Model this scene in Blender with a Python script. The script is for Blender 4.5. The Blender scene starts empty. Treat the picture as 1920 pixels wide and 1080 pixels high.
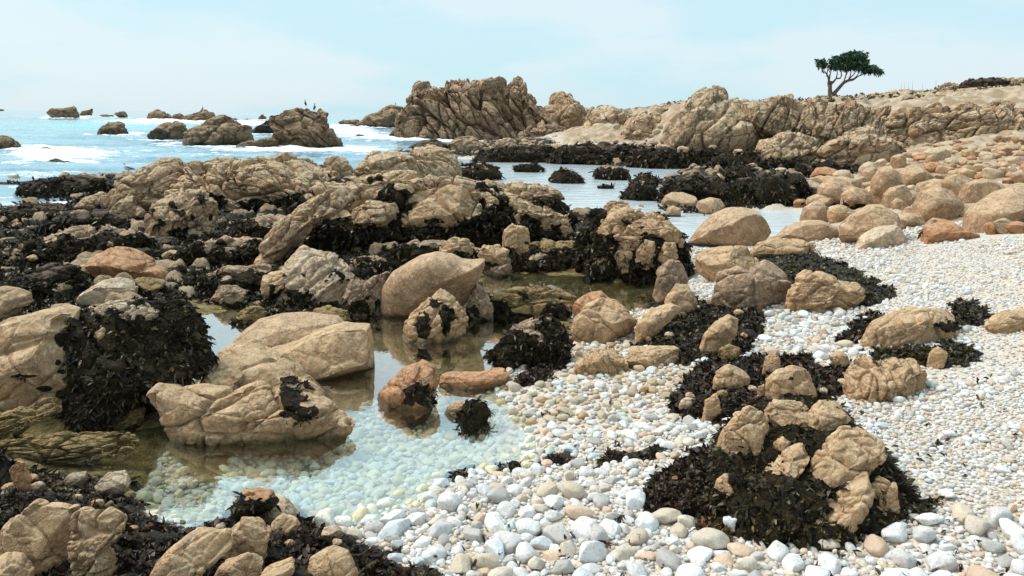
import bpy, bmesh, math, random
import numpy as np
from mathutils import Matrix
rng = np.random.default_rng(7); random.seed(7)
SC = bpy.context.scene
COL = SC.collection
# ------------------------------------------------------------------ camera
ZC = 2.5; F = 1507.0
PITCH = math.atan(324/F); ROLL = 0.0105
fw = np.array([0, math.cos(PITCH), -math.sin(PITCH)])
r0 = np.array([1., 0, 0]); u0 = np.array([0, math.sin(PITCH), math.cos(PITCH)])
cX = math.cos(ROLL)*r0+math.sin(ROLL)*u0
cY = -math.sin(ROLL)*r0+math.cos(ROLL)*u0
cam = bpy.data.cameras.new('camera'); camo = bpy.data.objects.new('camera', cam); COL.objects.link(camo)
cam.lens = 36*F/1920; cam.sensor_width = 36; cam.clip_start = .05; cam.clip_end = 60000
M = Matrix(((cX[0], cY[0], -fw[0], 0), (cX[1], cY[1], -fw[1], 0), (cX[2], cY[2], -fw[2], ZC), (0, 0, 0, 1)))
camo.matrix_world = M; SC.camera = camo
def ray(px, py):
    px = np.asarray(px, float); py = np.asarray(py, float)
    return F*fw+(px-960)[..., None]*cX+(540-py)[..., None]*cY
def at(px, py, z=0.):
    r = ray(px, py); t = (z-ZC)/r[..., 2]
    return np.array([0, 0, ZC])+r*t[..., None]
def atY(px, py, Y):
    r = ray(px, py); t = Y/r[..., 1]
    return np.array([0, 0, ZC])+r*np.asarray(t)[..., None]
def proj(p):
    d = np.asarray(p, float)-np.array([0, 0, ZC]); w = d@fw
    w = np.where(np.abs(w) < 1e-3, 1e-3, w)
    return 960+F*(d@cX)/w, 540-F*(d@cY)/w, w
# ------------------------------------------------------------------ noise
def _h(ix, iy, iz, s):
    h = (ix.astype(np.uint32)*np.uint32(374761393)) ^ (iy.astype(np.uint32)*np.uint32(668265263)) ^ (iz.astype(np.uint32)*np.uint32(2147483647)) ^ np.uint32((s*40503+977) & 0xffffffff)
    h = (h ^ (h >> np.uint32(13)))*np.uint32(1274126177)
    h = (h ^ (h >> np.uint32(16)))*np.uint32(2246822519)
    h = h ^ (h >> np.uint32(13))
    return h.astype(np.float32)*np.float32(1/4294967296.)
def vnoise(p, s=0):
    p = np.asarray(p, np.float32); i = np.floor(p); f = p-i; i = i.astype(np.int64); f = f*f*(3-2*f)
    x, y, z = i[:, 0], i[:, 1], i[:, 2]; fx, fy, fz = f[:, 0], f[:, 1], f[:, 2]
    r = 0
    for a in (0, 1):
        wx = fx if a else 1-fx
        for b in (0, 1):
            wy = fy if b else 1-fy
            for c in (0, 1):
                wz = fz if c else 1-fz
                r = r+_h(x+a, y+b, z+c, s)*(wx*wy*wz)
    return r*2-1
def fbm(p, o=4, s=0, g=.5, ridged=False):
    a = 1.; r = 0; t = 0; p = np.asarray(p, np.float32)
    for k in range(o):
        n = vnoise(p, s+k*17)
        if ridged: n = 1-2*np.abs(n)
        r = r+a*n; t += a; a *= g; p = p*2.03+11.7
    return r/t
def worley(p, s=0, jit=.95, tilt=False):
    p = np.asarray(p, np.float32); i = np.floor(p); f = p-i; i = i.astype(np.int64)
    n = len(p); d1 = np.full(n, 9., np.float32); d2 = d1.copy(); c1 = np.zeros(n, np.float32); tl_ = np.zeros(n, np.float32)
    for a in (-1, 0, 1):
        for b in (-1, 0, 1):
            for c in (-1, 0, 1):
                X, Y, Z = i[:, 0]+a, i[:, 1]+b, i[:, 2]+c
                dx = a+.5+(_h(X, Y, Z, s)-.5)*jit-f[:, 0]; dy = b+.5+(_h(X, Y, Z, s+1)-.5)*jit-f[:, 1]; dz = c+.5+(_h(X, Y, Z, s+2)-.5)*jit-f[:, 2]
                d = np.sqrt(dx*dx+dy*dy+dz*dz)
                cl = _h(X, Y, Z, s+3)
                m = d < d1
                d2 = np.where(m, d1, np.minimum(d2, d)); c1 = np.where(m, cl, c1); d1 = np.where(m, d, d1)
                if tilt: tl_ = np.where(m, dx*np.sin(cl*91)+dy*np.sin(cl*53+1)+dz*np.sin(cl*37+2), tl_)
    return (d1, d2, c1, tl_) if tilt else (d1, d2, c1)
def sst(a, b, x):
    t = np.clip((x-a)/(b-a), 0, 1); return t*t*(3-2*t)
# ------------------------------------------------------------------ mesh helpers
_ico = {}
def ico(l):
    if l not in _ico:
        bm = bmesh.new(); bmesh.ops.create_icosphere(bm, subdivisions=l, radius=1)
        _ico[l] = (np.array([v.co[:] for v in bm.verts], np.float64), np.array([[v.index for v in f.verts] for f in bm.faces], np.int32)); bm.free()
    return _ico[l]
def mesh_obj(name, V, Fc, mat, attrs=None, parent=None, smooth=True, origin=None):
    """V (n,3); Fc (m,3) or (m,4) or list of such arrays"""
    V = np.asarray(V, np.float32)
    if origin is None:
        origin = np.array([(V[:, 0].min()+V[:, 0].max())/2, (V[:, 1].min()+V[:, 1].max())/2, V[:, 2].min()])
    if parent is not None: origin = np.array(parent.location[:])
    origin = np.asarray(origin, np.float32)
    L = Fc if isinstance(Fc, list) else [Fc]
    me = bpy.data.meshes.new(name)
    me.vertices.add(len(V)); me.vertices.foreach_set('co', (V-origin).ravel())
    loops = np.concatenate([f.ravel() for f in L]).astype(np.int32)
    tot = np.concatenate([np.full(len(f), f.shape[1], np.int32) for f in L])
    st = np.concatenate([[0], np.cumsum(tot)[:-1]]).astype(np.int32)
    me.loops.add(len(loops)); me.loops.foreach_set('vertex_index', loops)
    me.polygons.add(len(tot)); me.polygons.foreach_set('loop_start', st); me.polygons.foreach_set('loop_total', tot)
    me.polygons.foreach_set('use_smooth', np.full(len(tot), smooth, bool))
    for k, a in (attrs or {}).items():
        a = np.asarray(a, np.float32)
        if a.ndim == 2:
            at_ = me.attributes.new(k, 'FLOAT_COLOR', 'POINT')
            if a.shape[1] == 3: a = np.c_[a, np.ones(len(a), np.float32)]
            at_.data.foreach_set('color', a.ravel())
        else:
            at_ = me.attributes.new(k, 'FLOAT', 'POINT'); at_.data.foreach_set('value', a)
    me.update(calc_edges=True); me.validate(clean_customdata=False)
    if mat: me.materials.append(mat)
    o = bpy.data.objects.new(name, me); COL.objects.link(o)
    if parent is not None:
        o.parent = parent
    else: o.location = origin.tolist()
    return o
def tag(o, label=None, cat=None, group=None, kind=None):
    if label: o['label'] = label
    if cat: o['category'] = cat
    if group: o['group'] = group
    if kind: o['kind'] = kind
    return o
def vnormals(V, T):
    a, b, c = V[T[:, 0]], V[T[:, 1]], V[T[:, 2]]
    n = np.cross(b-a, c-a); N = np.zeros_like(V)
    for k in range(3):
        for j in range(3):
            N[:, j] += np.bincount(T[:, k], n[:, j], len(V))
    return N/np.maximum(np.linalg.norm(N, axis=1, keepdims=True), 1e-12)
def rotm(ax, ang):
    ax = np.array(ax, float); ax /= np.linalg.norm(ax); K = np.array([[0, -ax[2], ax[1]], [ax[2], 0, -ax[0]], [-ax[1], ax[0], 0]])
    return np.eye(3)+math.sin(ang)*K+(1-math.cos(ang))*K@K
def tubes(chains, sides=8):
    """chains: list of (pts (k,3), radii (k)) -> V, [quads]"""
    Vs, Fs = [], []; off = 0
    for P, R in chains:
        P = np.asarray(P, float); R = np.asarray(R, float); n = len(P)
        T = np.gradient(P, axis=0); T /= np.linalg.norm(T, axis=1, keepdims=True)+1e-9
        ref = np.array([.3, 1., .1]); A = np.cross(T, ref); A /= np.linalg.norm(A, axis=1, keepdims=True)+1e-9; B = np.cross(T, A)
        th = np.linspace(0, 2*np.pi, sides, endpoint=False)
        V = P[:, None]+R[:, None, None]*(np.cos(th)[None, :, None]*A[:, None]+np.sin(th)[None, :, None]*B[:, None])
        V = V.reshape(-1, 3); i = np.arange(n-1)[:, None]*sides; j = np.arange(sides)[None]; j2 = (j+1) % sides
        Q = np.stack([i+j, i+j2, i+sides+j2, i+sides+j], -1).reshape(-1, 4)
        V = np.r_[V, P[:1], P[-1:]]; c0 = n*sides; c1 = c0+1; jj = np.arange(sides); k2 = (jj+1) % sides
        t0 = np.stack([k2, jj, np.full(sides, c0), np.full(sides, c0)], -1); t1 = np.stack([(n-1)*sides+jj, (n-1)*sides+k2, np.full(sides, c1), np.full(sides, c1)], -1)
        Vs.append(V); Fs.append(Q+off); Fs.append((t0+off)[:, :3]); Fs.append((t1+off)[:, :3]); off += len(V)
    q = np.concatenate([f for f in Fs if f.shape[1] == 4]); t = np.concatenate([f for f in Fs if f.shape[1] == 3])
    return np.concatenate(Vs), [q, t]
# ------------------------------------------------------------------ materials
class NT:
    def __init__(s, name):
        s.m = bpy.data.materials.new(name); s.m.use_nodes = True; s.t = s.m.node_tree; s.t.nodes.clear()
        s.out = s.t.nodes.new('ShaderNodeOutputMaterial')
    def n(s, typ, inp=None, **kw):
        nd = s.t.nodes.new('ShaderNode'+typ)
        for k, v in kw.items(): setattr(nd, k, v)
        for k, v in (inp or {}).items(): s.set(nd.inputs[k], v)
        return nd
    def set(s, sock, v):
        if isinstance(v, bpy.types.NodeSocket): s.t.links.new(v, sock)
        else:
            if isinstance(v, (tuple, list)) and len(v) == 3 and sock.type == 'RGBA': v = (*v, 1)
            sock.default_value = v
    def math(s, op, a, b=0., c=0.):
        return s.n('Math', {0: a, 1: b, 2: c}, operation=op).outputs[0]
    def mix(s, f, a, b, bt='MIX'):
        nd = s.n('Mix', data_type='RGBA', blend_type=bt); s.set(nd.inputs[0], f); s.set(nd.inputs[6], a); s.set(nd.inputs[7], b); return nd.outputs[2]
    def mr(s, v, a, b, c=0., d=1.):
        return s.n('MapRange', {0: v, 1: a, 2: b, 3: c, 4: d}, interpolation_type='SMOOTHSTEP').outputs[0]
    def noise(s, vec, sc, det=4, ro=.55, dist=0.):
        return s.n('TexNoise', {'Vector': vec, 'Scale': sc, 'Detail': det, 'Roughness': ro, 'Distortion': dist})
    def attr(s, name, o='Fac'): return s.n('Attribute', attribute_name=name).outputs[o]
    def vadd(s, a, b): return s.n('VectorMath', {0: a, 1: b}, operation='ADD').outputs[0]
    def vscale(s, a, k): return s.n('VectorMath', {0: a, 'Scale': k}, operation='SCALE').outputs[0]
    def vmul(s, a, k): return s.n('VectorMath', {0: a, 1: k}, operation='MULTIPLY').outputs[0]
    def done(s, sh): s.t.links.new(sh, s.out.inputs[0]); return s.m
def rock_mat(name, c1, c2, c3, sc=1., crack=.7, wet=.10, spk=.5, dark=(.010, .009, .007)):
    c1, c2, c3 = [tuple(np.array(c)*np.array([.95, .855, .78])) for c in (c1, c2, c3)]
    k = NT(name); P = k.n('TexCoord').outputs['Object']; W = k.n('NewGeometry').outputs['Position']
    rnd = k.n('ObjectInfo').outputs['Random']
    P = k.vadd(P, k.vscale(k.n('CombineXYZ', {0: rnd, 1: rnd, 2: rnd}).outputs[0], 37.))
    n1 = k.noise(P, 1.3/sc, 5, .6); n2 = k.noise(P, 6./sc, 5, .65); n3 = k.noise(P, 25./sc, 5, .8); n4 = k.noise(P, 20./sc, 4, .75)
    c = k.mix(k.mr(n1.outputs[0], .36, .62), c1, c2)
    nm = k.noise(P, 2.6/sc, 6, .7); c = k.mix(k.mr(nm.outputs[0], .5, .62, 0, .45), c, tuple(x*.5 for x in c1)); c = k.mix(k.mr(n2.outputs[0], .5, .7, 0, .8), c, c3)
    up = k.n('SeparateXYZ', {0: k.n('NewGeometry').outputs['Normal']}).outputs[2]; c = k.mix(k.math('MULTIPLY', k.mr(k.math('ADD', up, k.math('MULTIPLY', k.math('SUBTRACT', n2.outputs[0], .5), 1.2)), .45, .9), .45), c, tuple(min(.8, x*1.2+.05) for x in c3))  # up-facing rock painted paler: lit tops put into the base colour
    c = k.mix(k.mr(n2.outputs[1], .6, .3, 0, .35), c, tuple(x*.45 for x in c1))
    c = k.mix(k.mr(n3.outputs[0], .54, .64, 0, spk*1.25), c, tuple(x*.38 for x in c1))
    c = k.mix(k.mr(n3.outputs[0], .46, .37, 0, spk*.8), c, tuple(min(.85, x*1.5+.04) for x in c1))
    # cracks
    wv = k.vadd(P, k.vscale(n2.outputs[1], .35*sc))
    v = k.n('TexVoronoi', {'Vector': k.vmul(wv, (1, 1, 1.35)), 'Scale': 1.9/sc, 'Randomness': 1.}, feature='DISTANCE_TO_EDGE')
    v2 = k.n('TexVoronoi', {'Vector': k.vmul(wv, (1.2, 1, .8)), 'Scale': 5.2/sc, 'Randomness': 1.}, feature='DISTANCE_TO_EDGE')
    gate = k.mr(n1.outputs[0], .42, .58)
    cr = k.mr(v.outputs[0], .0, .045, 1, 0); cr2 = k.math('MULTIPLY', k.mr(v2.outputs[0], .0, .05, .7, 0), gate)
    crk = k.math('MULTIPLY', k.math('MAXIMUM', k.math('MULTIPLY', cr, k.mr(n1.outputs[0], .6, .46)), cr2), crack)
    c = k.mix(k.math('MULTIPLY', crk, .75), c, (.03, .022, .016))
    # wet, algae-stained foot
    z = k.n('SeparateXYZ', {0: W}).outputs[2]
    zz = k.math('SUBTRACT', z, k.math('MULTIPLY', k.math('SUBTRACT', n2.outputs[0], .5), .5*wet*4))
    wf = k.mr(zz, wet, wet*.1, 0, 1)
    c = k.mix(k.math('MULTIPLY', wf, .8), c, (.06, .047, .02))
    wd = k.attr('weed'); wn = k.noise(P, 14./sc, 4, .7)
    wm = k.mr(k.math('ADD', wd, k.math('MULTIPLY', k.math('SUBTRACT', wn.outputs[0], .5), .9)), .4, .55)
    wc = k.mix(k.mr(n2.outputs[0], .4, .6), dark, (.030, .021, .011)); wc = k.mix(k.mr(n3.outputs[0], .52, .62, 0, .8), wc, (.07, .05, .024))
    c = k.mix(wm, c, wc)
    h = k.math('ADD', k.math('MULTIPLY', n2.outputs[0], 1.), k.math('MULTIPLY', n3.outputs[0], .22))
    h = k.math('ADD', h, k.math('MULTIPLY', n4.outputs[0], .45))
    h = k.math('SUBTRACT', h, k.math('MULTIPLY', crk, .55))
    b = k.n('Bump', {'Strength': .9, 'Distance': .06*sc, 'Height': h})
    ro = k.math('SUBTRACT', .9, k.math('MULTIPLY', k.math('MAXIMUM', wf, wm), .45))
    p = k.n('BsdfPrincipled', {'Base Color': c, 'Roughness': ro, 'Normal': b.outputs[0], 'Specular IOR Level': k.math('SUBTRACT', .3, k.math('MULTIPLY', wm, .25))})
    return k.done(p.outputs[0])
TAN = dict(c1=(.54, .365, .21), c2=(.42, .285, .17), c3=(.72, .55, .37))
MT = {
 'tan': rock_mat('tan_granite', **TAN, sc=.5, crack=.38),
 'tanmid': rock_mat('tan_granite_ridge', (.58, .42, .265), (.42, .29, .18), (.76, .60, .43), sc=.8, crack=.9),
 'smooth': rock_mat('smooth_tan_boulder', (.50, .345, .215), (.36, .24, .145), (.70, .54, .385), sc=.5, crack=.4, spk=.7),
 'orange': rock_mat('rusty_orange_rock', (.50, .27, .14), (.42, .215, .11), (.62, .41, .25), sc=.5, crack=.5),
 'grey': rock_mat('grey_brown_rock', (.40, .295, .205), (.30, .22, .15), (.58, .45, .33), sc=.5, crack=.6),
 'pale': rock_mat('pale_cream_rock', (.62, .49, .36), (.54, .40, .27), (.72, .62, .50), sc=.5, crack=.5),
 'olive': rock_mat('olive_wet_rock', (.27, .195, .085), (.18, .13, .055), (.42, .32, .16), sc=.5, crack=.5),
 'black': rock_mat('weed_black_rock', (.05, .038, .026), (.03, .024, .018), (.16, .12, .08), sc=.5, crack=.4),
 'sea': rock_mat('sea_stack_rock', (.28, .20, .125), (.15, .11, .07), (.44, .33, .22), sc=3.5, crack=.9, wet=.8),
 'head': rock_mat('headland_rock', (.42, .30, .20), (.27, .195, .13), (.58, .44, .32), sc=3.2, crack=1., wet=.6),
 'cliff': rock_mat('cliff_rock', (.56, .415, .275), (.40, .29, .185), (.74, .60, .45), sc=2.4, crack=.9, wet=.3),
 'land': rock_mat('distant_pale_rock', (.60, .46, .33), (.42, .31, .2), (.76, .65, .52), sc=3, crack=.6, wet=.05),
}
def weed_mat():
    k = NT('seaweed'); c = k.attr('Col', 'Color')
    p = k.n('BsdfPrincipled', {'Base Color': c, 'Roughness': .42, 'Specular IOR Level': .3})
    return k.done(p.outputs[0])
MWEED = weed_mat()
def peb_mat():
    k = NT('pebble_stone'); c = k.attr('Col', 'Color'); P = k.n('NewGeometry').outputs['Position']
    n = k.noise(P, 60, 4, .7); n2 = k.noise(P, 17, 3, .6); n3 = k.noise(P, 220, 2, .6)
    c = k.mix(k.mr(n.outputs[0], .52, .66, 0, .55), c, (.34, .29, .24))
    c = k.mix(k.mr(n2.outputs[0], .5, .64, 0, .4), c, (.5, .42, .33))
    c = k.mix(k.mr(n3.outputs[0], .56, .66, 0, .4), c, (.22, .19, .16))
    b = k.n('Bump', {'Strength': .6, 'Distance': .012, 'Height': n.outputs[0]})
    p = k.n('BsdfPrincipled', {'Base Color': c, 'Roughness': .8, 'Normal': b.outputs[0], 'Specular IOR Level': .3})
    return k.done(p.outputs[0])
MPEB = peb_mat()
def ground_mat():
    k = NT('shore_ground'); P = k.n('NewGeometry').outputs['Position']
    reef = k.attr('reef'); olive = k.attr('olive'); land = k.attr('land')
    n1 = k.noise(P, 1.1, 5, .6); n2 = k.noise(P, 9, 5, .65); n3 = k.noise(P, 55, 4, .7)
    v = k.n('TexVoronoi', {'Vector': P, 'Scale': 42., 'Randomness': 1.}); vb = k.n('TexVoronoi', {'Vector': P, 'Scale': 95., 'Randomness': 1.})
    g = k.mix(k.mr(v.outputs[1], .0, 1.), (.50, .42, .34), (.72, .68, .62))
    sv = k.n('SeparateColor', {0: v.outputs[1]}).outputs[0]; sb = k.n('SeparateColor', {0: vb.outputs[1]}).outputs[1]; g = k.mix(sv, (.56, .48, .40), (.82, .79, .74)); g = k.mix(.45, g, k.mix(sb, (.46, .39, .32), (.82, .78, .72))); g = k.mix(k.mr(v.outputs[0], .45, .8, 0, .5), g, (.2, .16, .12))
    g = k.mix(k.mr(n1.outputs[0], .4, .6, 0, .5), g, (.62, .50, .38))
    g = k.mix(k.mr(n3.outputs[0], .55, .7, 0, .5), g, (.30, .25, .2))
    r = k.mix(k.mr(n2.outputs[0], .52, .66), (.016, .013, .009), (.09, .07, .04))
    r = k.mix(k.mr(n3.outputs[0], .5, .62, 0, .6), r, (.012, .010, .008))
    rt = k.mix(k.mr(n2.outputs[0], .4, .6), (.40, .29, .18), (.24, .17, .10)); rt = k.mix(k.mr(n3.outputs[0], .5, .65, 0, .6), rt, (.10, .07, .045))
    r = k.mix(k.mr(k.math('ADD', k.attr('chunk'), k.math('MULTIPLY', k.math('SUBTRACT', n2.outputs[0], .5), 1.1)), .42, .55), r, rt)
    o = k.mix(k.mr(n2.outputs[0], .4, .6), (.13, .09, .028), (.26, .20, .08)); o = k.mix(k.mr(n3.outputs[0], .5, .65, 0, .7), o, (.05, .035, .015))
    l = k.mix(k.mr(n1.outputs[0], .4, .6), (.52, .41, .30), (.36, .27, .18)); nl = k.noise(P, .55, 6, .65); l = k.mix(k.mr(nl.outputs[0], .5, .58, 0, .8), l, (.36, .25, .15)); l = k.mix(k.mr(nl.outputs[0], .40, .34, 0, .6), l, (.26, .22, .10))
    c = k.mix(k.mr(k.math('ADD', reef, k.math('MULTIPLY', k.math('SUBTRACT', n2.outputs[0], .5), .7)), .42, .58), g, r)
    c = k.mix(k.mr(olive, .3, .7), c, o); c = k.mix(k.mr(land, .3, .7), c, l)
    c = k.mix(k.attr('turf'), c, (.10, .085, .03))
    h = k.math('ADD', k.math('MULTIPLY', n2.outputs[0], .6), k.math('ADD', k.math('MULTIPLY', v.outputs[0], -.5), k.math('MULTIPLY', n3.outputs[0], .3)))
    b = k.n('Bump', {'Strength': .8, 'Distance': .03, 'Height': h})
    p = k.n('BsdfPrincipled', {'Base Color': c, 'Roughness': .85, 'Normal': b.outputs[0], 'Specular IOR Level': .3})
    return k.done(p.outputs[0])
def pool_mat():
    k = NT('tide_pool_water'); P = k.n('NewGeometry').outputs['Position']
    n = k.noise(k.vmul(P, (1, 1.6, 1)), 7, 3, .5)
    b = k.n('Bump', {'Strength': .05, 'Distance': .02, 'Height': n.outputs[0]})
    G = k.n('NewGeometry'); dt = k.n('VectorMath', {0: G.outputs['Normal'], 1: G.outputs['Incoming']}, operation='DOT_PRODUCT').outputs['Value']
    fr = k.math('MULTIPLY_ADD', k.math('POWER', k.math('SUBTRACT', 1., k.math('ABSOLUTE', dt)), 1.75), .90, .09)
    gl = k.n('BsdfGlossy', {'Roughness': .015, 'Normal': b.outputs[0], 'Color': (1, 1, 1)})
    tr = k.n('BsdfTransparent', {'Color': (.93, .985, .955)})
    m = k.n('MixShader', {0: fr, 1: tr.outputs[0], 2: gl.outputs[0]})
    return k.done(m.outputs[0])
def sea_mat():
    k = NT('sea_water'); P = k.n('NewGeometry').outputs['Position']; fo = k.attr('foam'); dst = k.attr('far')
    n = k.noise(k.vmul(P, (.7, 1.3, 1)), 1.3, 6, .6); nb = k.noise(k.vmul(P, (.25, .6, 1)), .35, 5, .6); nf = k.noise(k.vmul(P, (.55, 1.5, 1)), 1.1, 7, .68, .4)
    c = k.mix(k.mr(nb.outputs[0], .38, .62), (.14, .29, .39), (.30, .51, .60))
    c = k.mix(k.attr('teal'), c, (.16, .62, .66)); c = k.mix(k.math('MULTIPLY', k.attr('calm'), .8), c, (.74, .80, .82))  # calm lagoon painted near-white: pale sky reflection put into the water colour
    f = k.mr(k.math('ADD', fo, k.math('MULTIPLY', k.math('SUBTRACT', nf.outputs[0], .5), 1.9)), .46, .66)
    c = k.mix(f, c, (.88, .9, .9))
    b = k.n('Bump', {'Strength': .55, 'Distance': .12, 'Height': k.math('ADD', n.outputs[0], k.math('MULTIPLY', f, .3))})
    b2 = k.n('Bump', {'Strength': k.math('MULTIPLY', k.attr('calm'), -.5), 'Distance': .12, 'Height': n.outputs[0], 'Normal': b.outputs[0]})
    p = k.n('BsdfPrincipled', {'Base Color': c, 'Roughness': k.math('ADD', .07, k.math('MULTIPLY', f, .6)), 'IOR': 1.4, 'Normal': b.outputs[0]})
    return k.done(p.outputs[0])
def plain(name, c, ro=.6, nz=0., sc=5):
    k = NT(name); P = k.n('TexCoord').outputs['Object']; n = k.noise(P, sc, 4, .6)
    cc = k.mix(k.mr(n.outputs[0], .4, .6, 0, nz), c, tuple(x*.4 for x in c))
    b = k.n('Bump', {'Strength': nz, 'Distance': .02, 'Height': n.outputs[0]})
    return k.done(k.n('BsdfPrincipled', {'Base Color': cc, 'Roughness': ro, 'Normal': b.outputs[0]}).outputs[0])
# ------------------------------------------------------------------ ground sheet from surveyed spots: (px,py,z,type)
CP = """
300,930,-.13,U 450,900,-.17,U 600,850,-.2,U 750,800,-.2,U 900,830,-.13,U 650,910,-.13,U 500,960,-.10,U 860,780,-.14,U
700,700,-.16,O 740,640,-.2,O 700,600,-.2,O 850,640,-.16,O 950,610,-.12,O 400,640,-.1,O 400,850,-.10,O 200,830,-.03,O 100,860,-.03,O 60,810,.04,O 600,760,-.14,O 880,690,-.1,O 250,880,-.05,O
660,985,-.01,B 780,945,-.01,B 880,890,0,B 1010,840,.0,B 1000,790,.01,B 940,735,.01,B 870,740,-.1,U
700,1060,.06,B 1000,1060,.12,B 1300,1060,.18,B 1600,1060,.26,B 1900,1060,.34,B 900,980,.06,B 800,1020,.08,B
1100,950,.10,B 1300,900,.18,B 1500,880,.25,B 1800,900,.38,B 1900,800,.46,B 1100,740,.07,B 1200,780,.12,B 1100,850,.06,B 1700,760,.40,B 1900,650,.56,B 1400,620,.28,B 1520,640,.33,B 1700,640,.48,B
1900,500,.75,B 1750,520,.6,B 1570,480,.42,B 1300,700,.2,B 1450,740,.3,B 1150,680,.08,B 1000,650,.06,B 2300,1060,.5,B 2300,700,.9,B 2300,500,1.1,B 1900,430,.8,B 1700,455,.55,B
1300,560,.25,B 1100,530,-.06,O 950,528,-.06,O 1200,530,-.05,O 1000,560,.06,R 1060,590,.0,O 1150,480,.25,R 900,470,.2,R 700,480,.2,R 500,500,.14,R 300,480,.14,R 100,480,.12,R 30,490,.08,R 100,560,.1,R 1450,500,.35,B 1580,530,.42,B
100,430,.14,R 300,430,.22,R 500,420,.3,R 800,400,.4,R 1000,400,.35,R 1140,410,.2,R 600,560,.06,R 450,560,.05,R 430,590,-.02,O 60,700,.25,R 250,650,.3,R 200,560,.22,R
20,960,.13,R 200,960,.12,R 400,1030,.15,R 560,1050,.15,R 100,1060,.22,R 700,1100,.1,R 300,1300,.3,R 1200,1300,.25,B 1800,1300,.4,B -400,1000,.3,R -300,600,.3,R -300,450,.2,R
1000,314,-.25,S 1100,330,-.3,S 1250,322,-.25,S 1200,380,-.2,S 1290,425,-.15,S 1460,420,-.1,S 1380,415,-.15,S 920,310,-.2,S 1150,355,-.3,S 880,315,-.15,S 1480,400,-.05,S
1100,298,.15,R 1000,293,.12,R 1200,303,.15,R 1300,310,.12,R 1400,316,.2,R 1500,325,.25,R 1250,275,.45,R 1150,270,.4,R 1000,272,.35,R 1380,330,.2,R 1240,345,.05,R 900,278,.3,R 1000,283,.3,R 1100,278,.4,R 1200,290,.3,R 1300,292,.3,R 1450,300,.35,R 1550,310,.25,R 830,275,.2,R 1330,350,.22,R 1430,345,.3,R 1270,370,.15,R 1480,370,.25,R 1350,385,.12,R 1500,340,.25,R
1600,350,.4,L 1700,340,.55,L 1800,330,.75,L 1900,300,1.1,L 1750,400,.6,L 1900,380,.85,L 1600,400,.4,L 1540,430,.3,L 2300,350,1.3,L 1700,310,.7,L
40,318,-.3,S 120,320,-.3,S 230,310,-.4,S 60,350,.03,R 180,345,.12,R 60,368,-.06,S 20,372,-.06,S 90,385,.05,R 300,290,-.6,S 500,290,-.6,S 650,285,-.6,S 800,268,-.5,S 700,265,-.9,S 500,250,-1,S 100,260,-1,S -300,330,-.5,S -300,260,-1,S
"""
CPW = [  # far land (px, distance, z, type)
 (1100, 60, .5, 'L'), (1150, 80, 1.2, 'L'), (1300, 52, 1.2, 'L'), (1500, 48, 1.5, 'L'), (1700, 46, 1.8, 'L'), (1900, 44, 2.2, 'L'), (2300, 44, 2.4, 'L'),(1300, 110, 2, 'L'),(1900, 110, 2, 'L'),
 (1000, 130, .2, 'L'), (800, 120, -.8, 'S'), (600, 120, -1.2, 'S'), (300, 120, -1.5, 'S'), (0, 120, -1.5, 'S'), (-400, 120, -1.5, 'S'), (950, 110, .2, 'L'),
 (700, 250, -1.5, 'S'), (200, 250, -1.5, 'S'), (-400, 250, -1.5, 'S')]
def zs(px, y, Y): return atY(px, y, Y)[2]
pts, vals, typ = [], [], []
for tk in CP.split():
    a, b, z, t = tk.split(','); w = at(float(a), float(b), float(z)); pts.append(w[:2]); vals.append(float(z)); typ.append(t)
for c in CPW:
    z = c[2] if c[2] is not None else zs(c[0], c[4], c[1]); w = atY(c[0], 300, c[1]); pts.append([w[0], c[1]]); vals.append(z); typ.append(c[3])
    if len(c) > 4: pts.append([w[0]*1.5, c[1]*1.45]); vals.append(z-2.5); typ.append('L')
pts = np.array(pts, float); vals = np.array(vals); typ = np.array(typ)
def prm(x, y): y = np.maximum(y, .8); return np.stack([np.clip(x/y, -1.3, 1.3)*2.2, np.log(np.clip(y, 2.2, 400.))], -1)
PP = prm(pts[:, 0], pts[:, 1])
CH = np.stack([vals, typ == 'R', (typ == 'O'), typ == 'L', typ == 'B', typ == 'S', typ == 'U'], -1).astype(float)
SKX = [960, 1040, 1130, 1200, 1280, 1400, 1480, 1560, 1640, 1700, 1760, 1830, 1900, 2000, 2600]
SKY_ = [244, 228, 209, 202, 196, 195, 193, 187, 184, 178, 172, 164, 160, 157, 153]
def hland(x, y):
    px = 960+F*x/np.maximum(y, 1); sy_ = np.interp(px, SKX, SKY_)
    hz = 206+px*.0105
    zr = 2.5+(hz-sy_)/F*104; zc = 2.5+(hz-sy_-14)/F*50; zc = .35+(zc-.35)*sst(1190, 1260, px)
    t = np.clip((y-50)/54, 0, 1.); z = zc+(zr-zc)*t**.85
    z = z-np.clip(y-104, 0, 400)*.05
    m = sst(975, 1120, px)*np.where(px > 1220, sst(42, 52, y), sst(52, 62, y))
    return z, m
MATS = []
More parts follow.
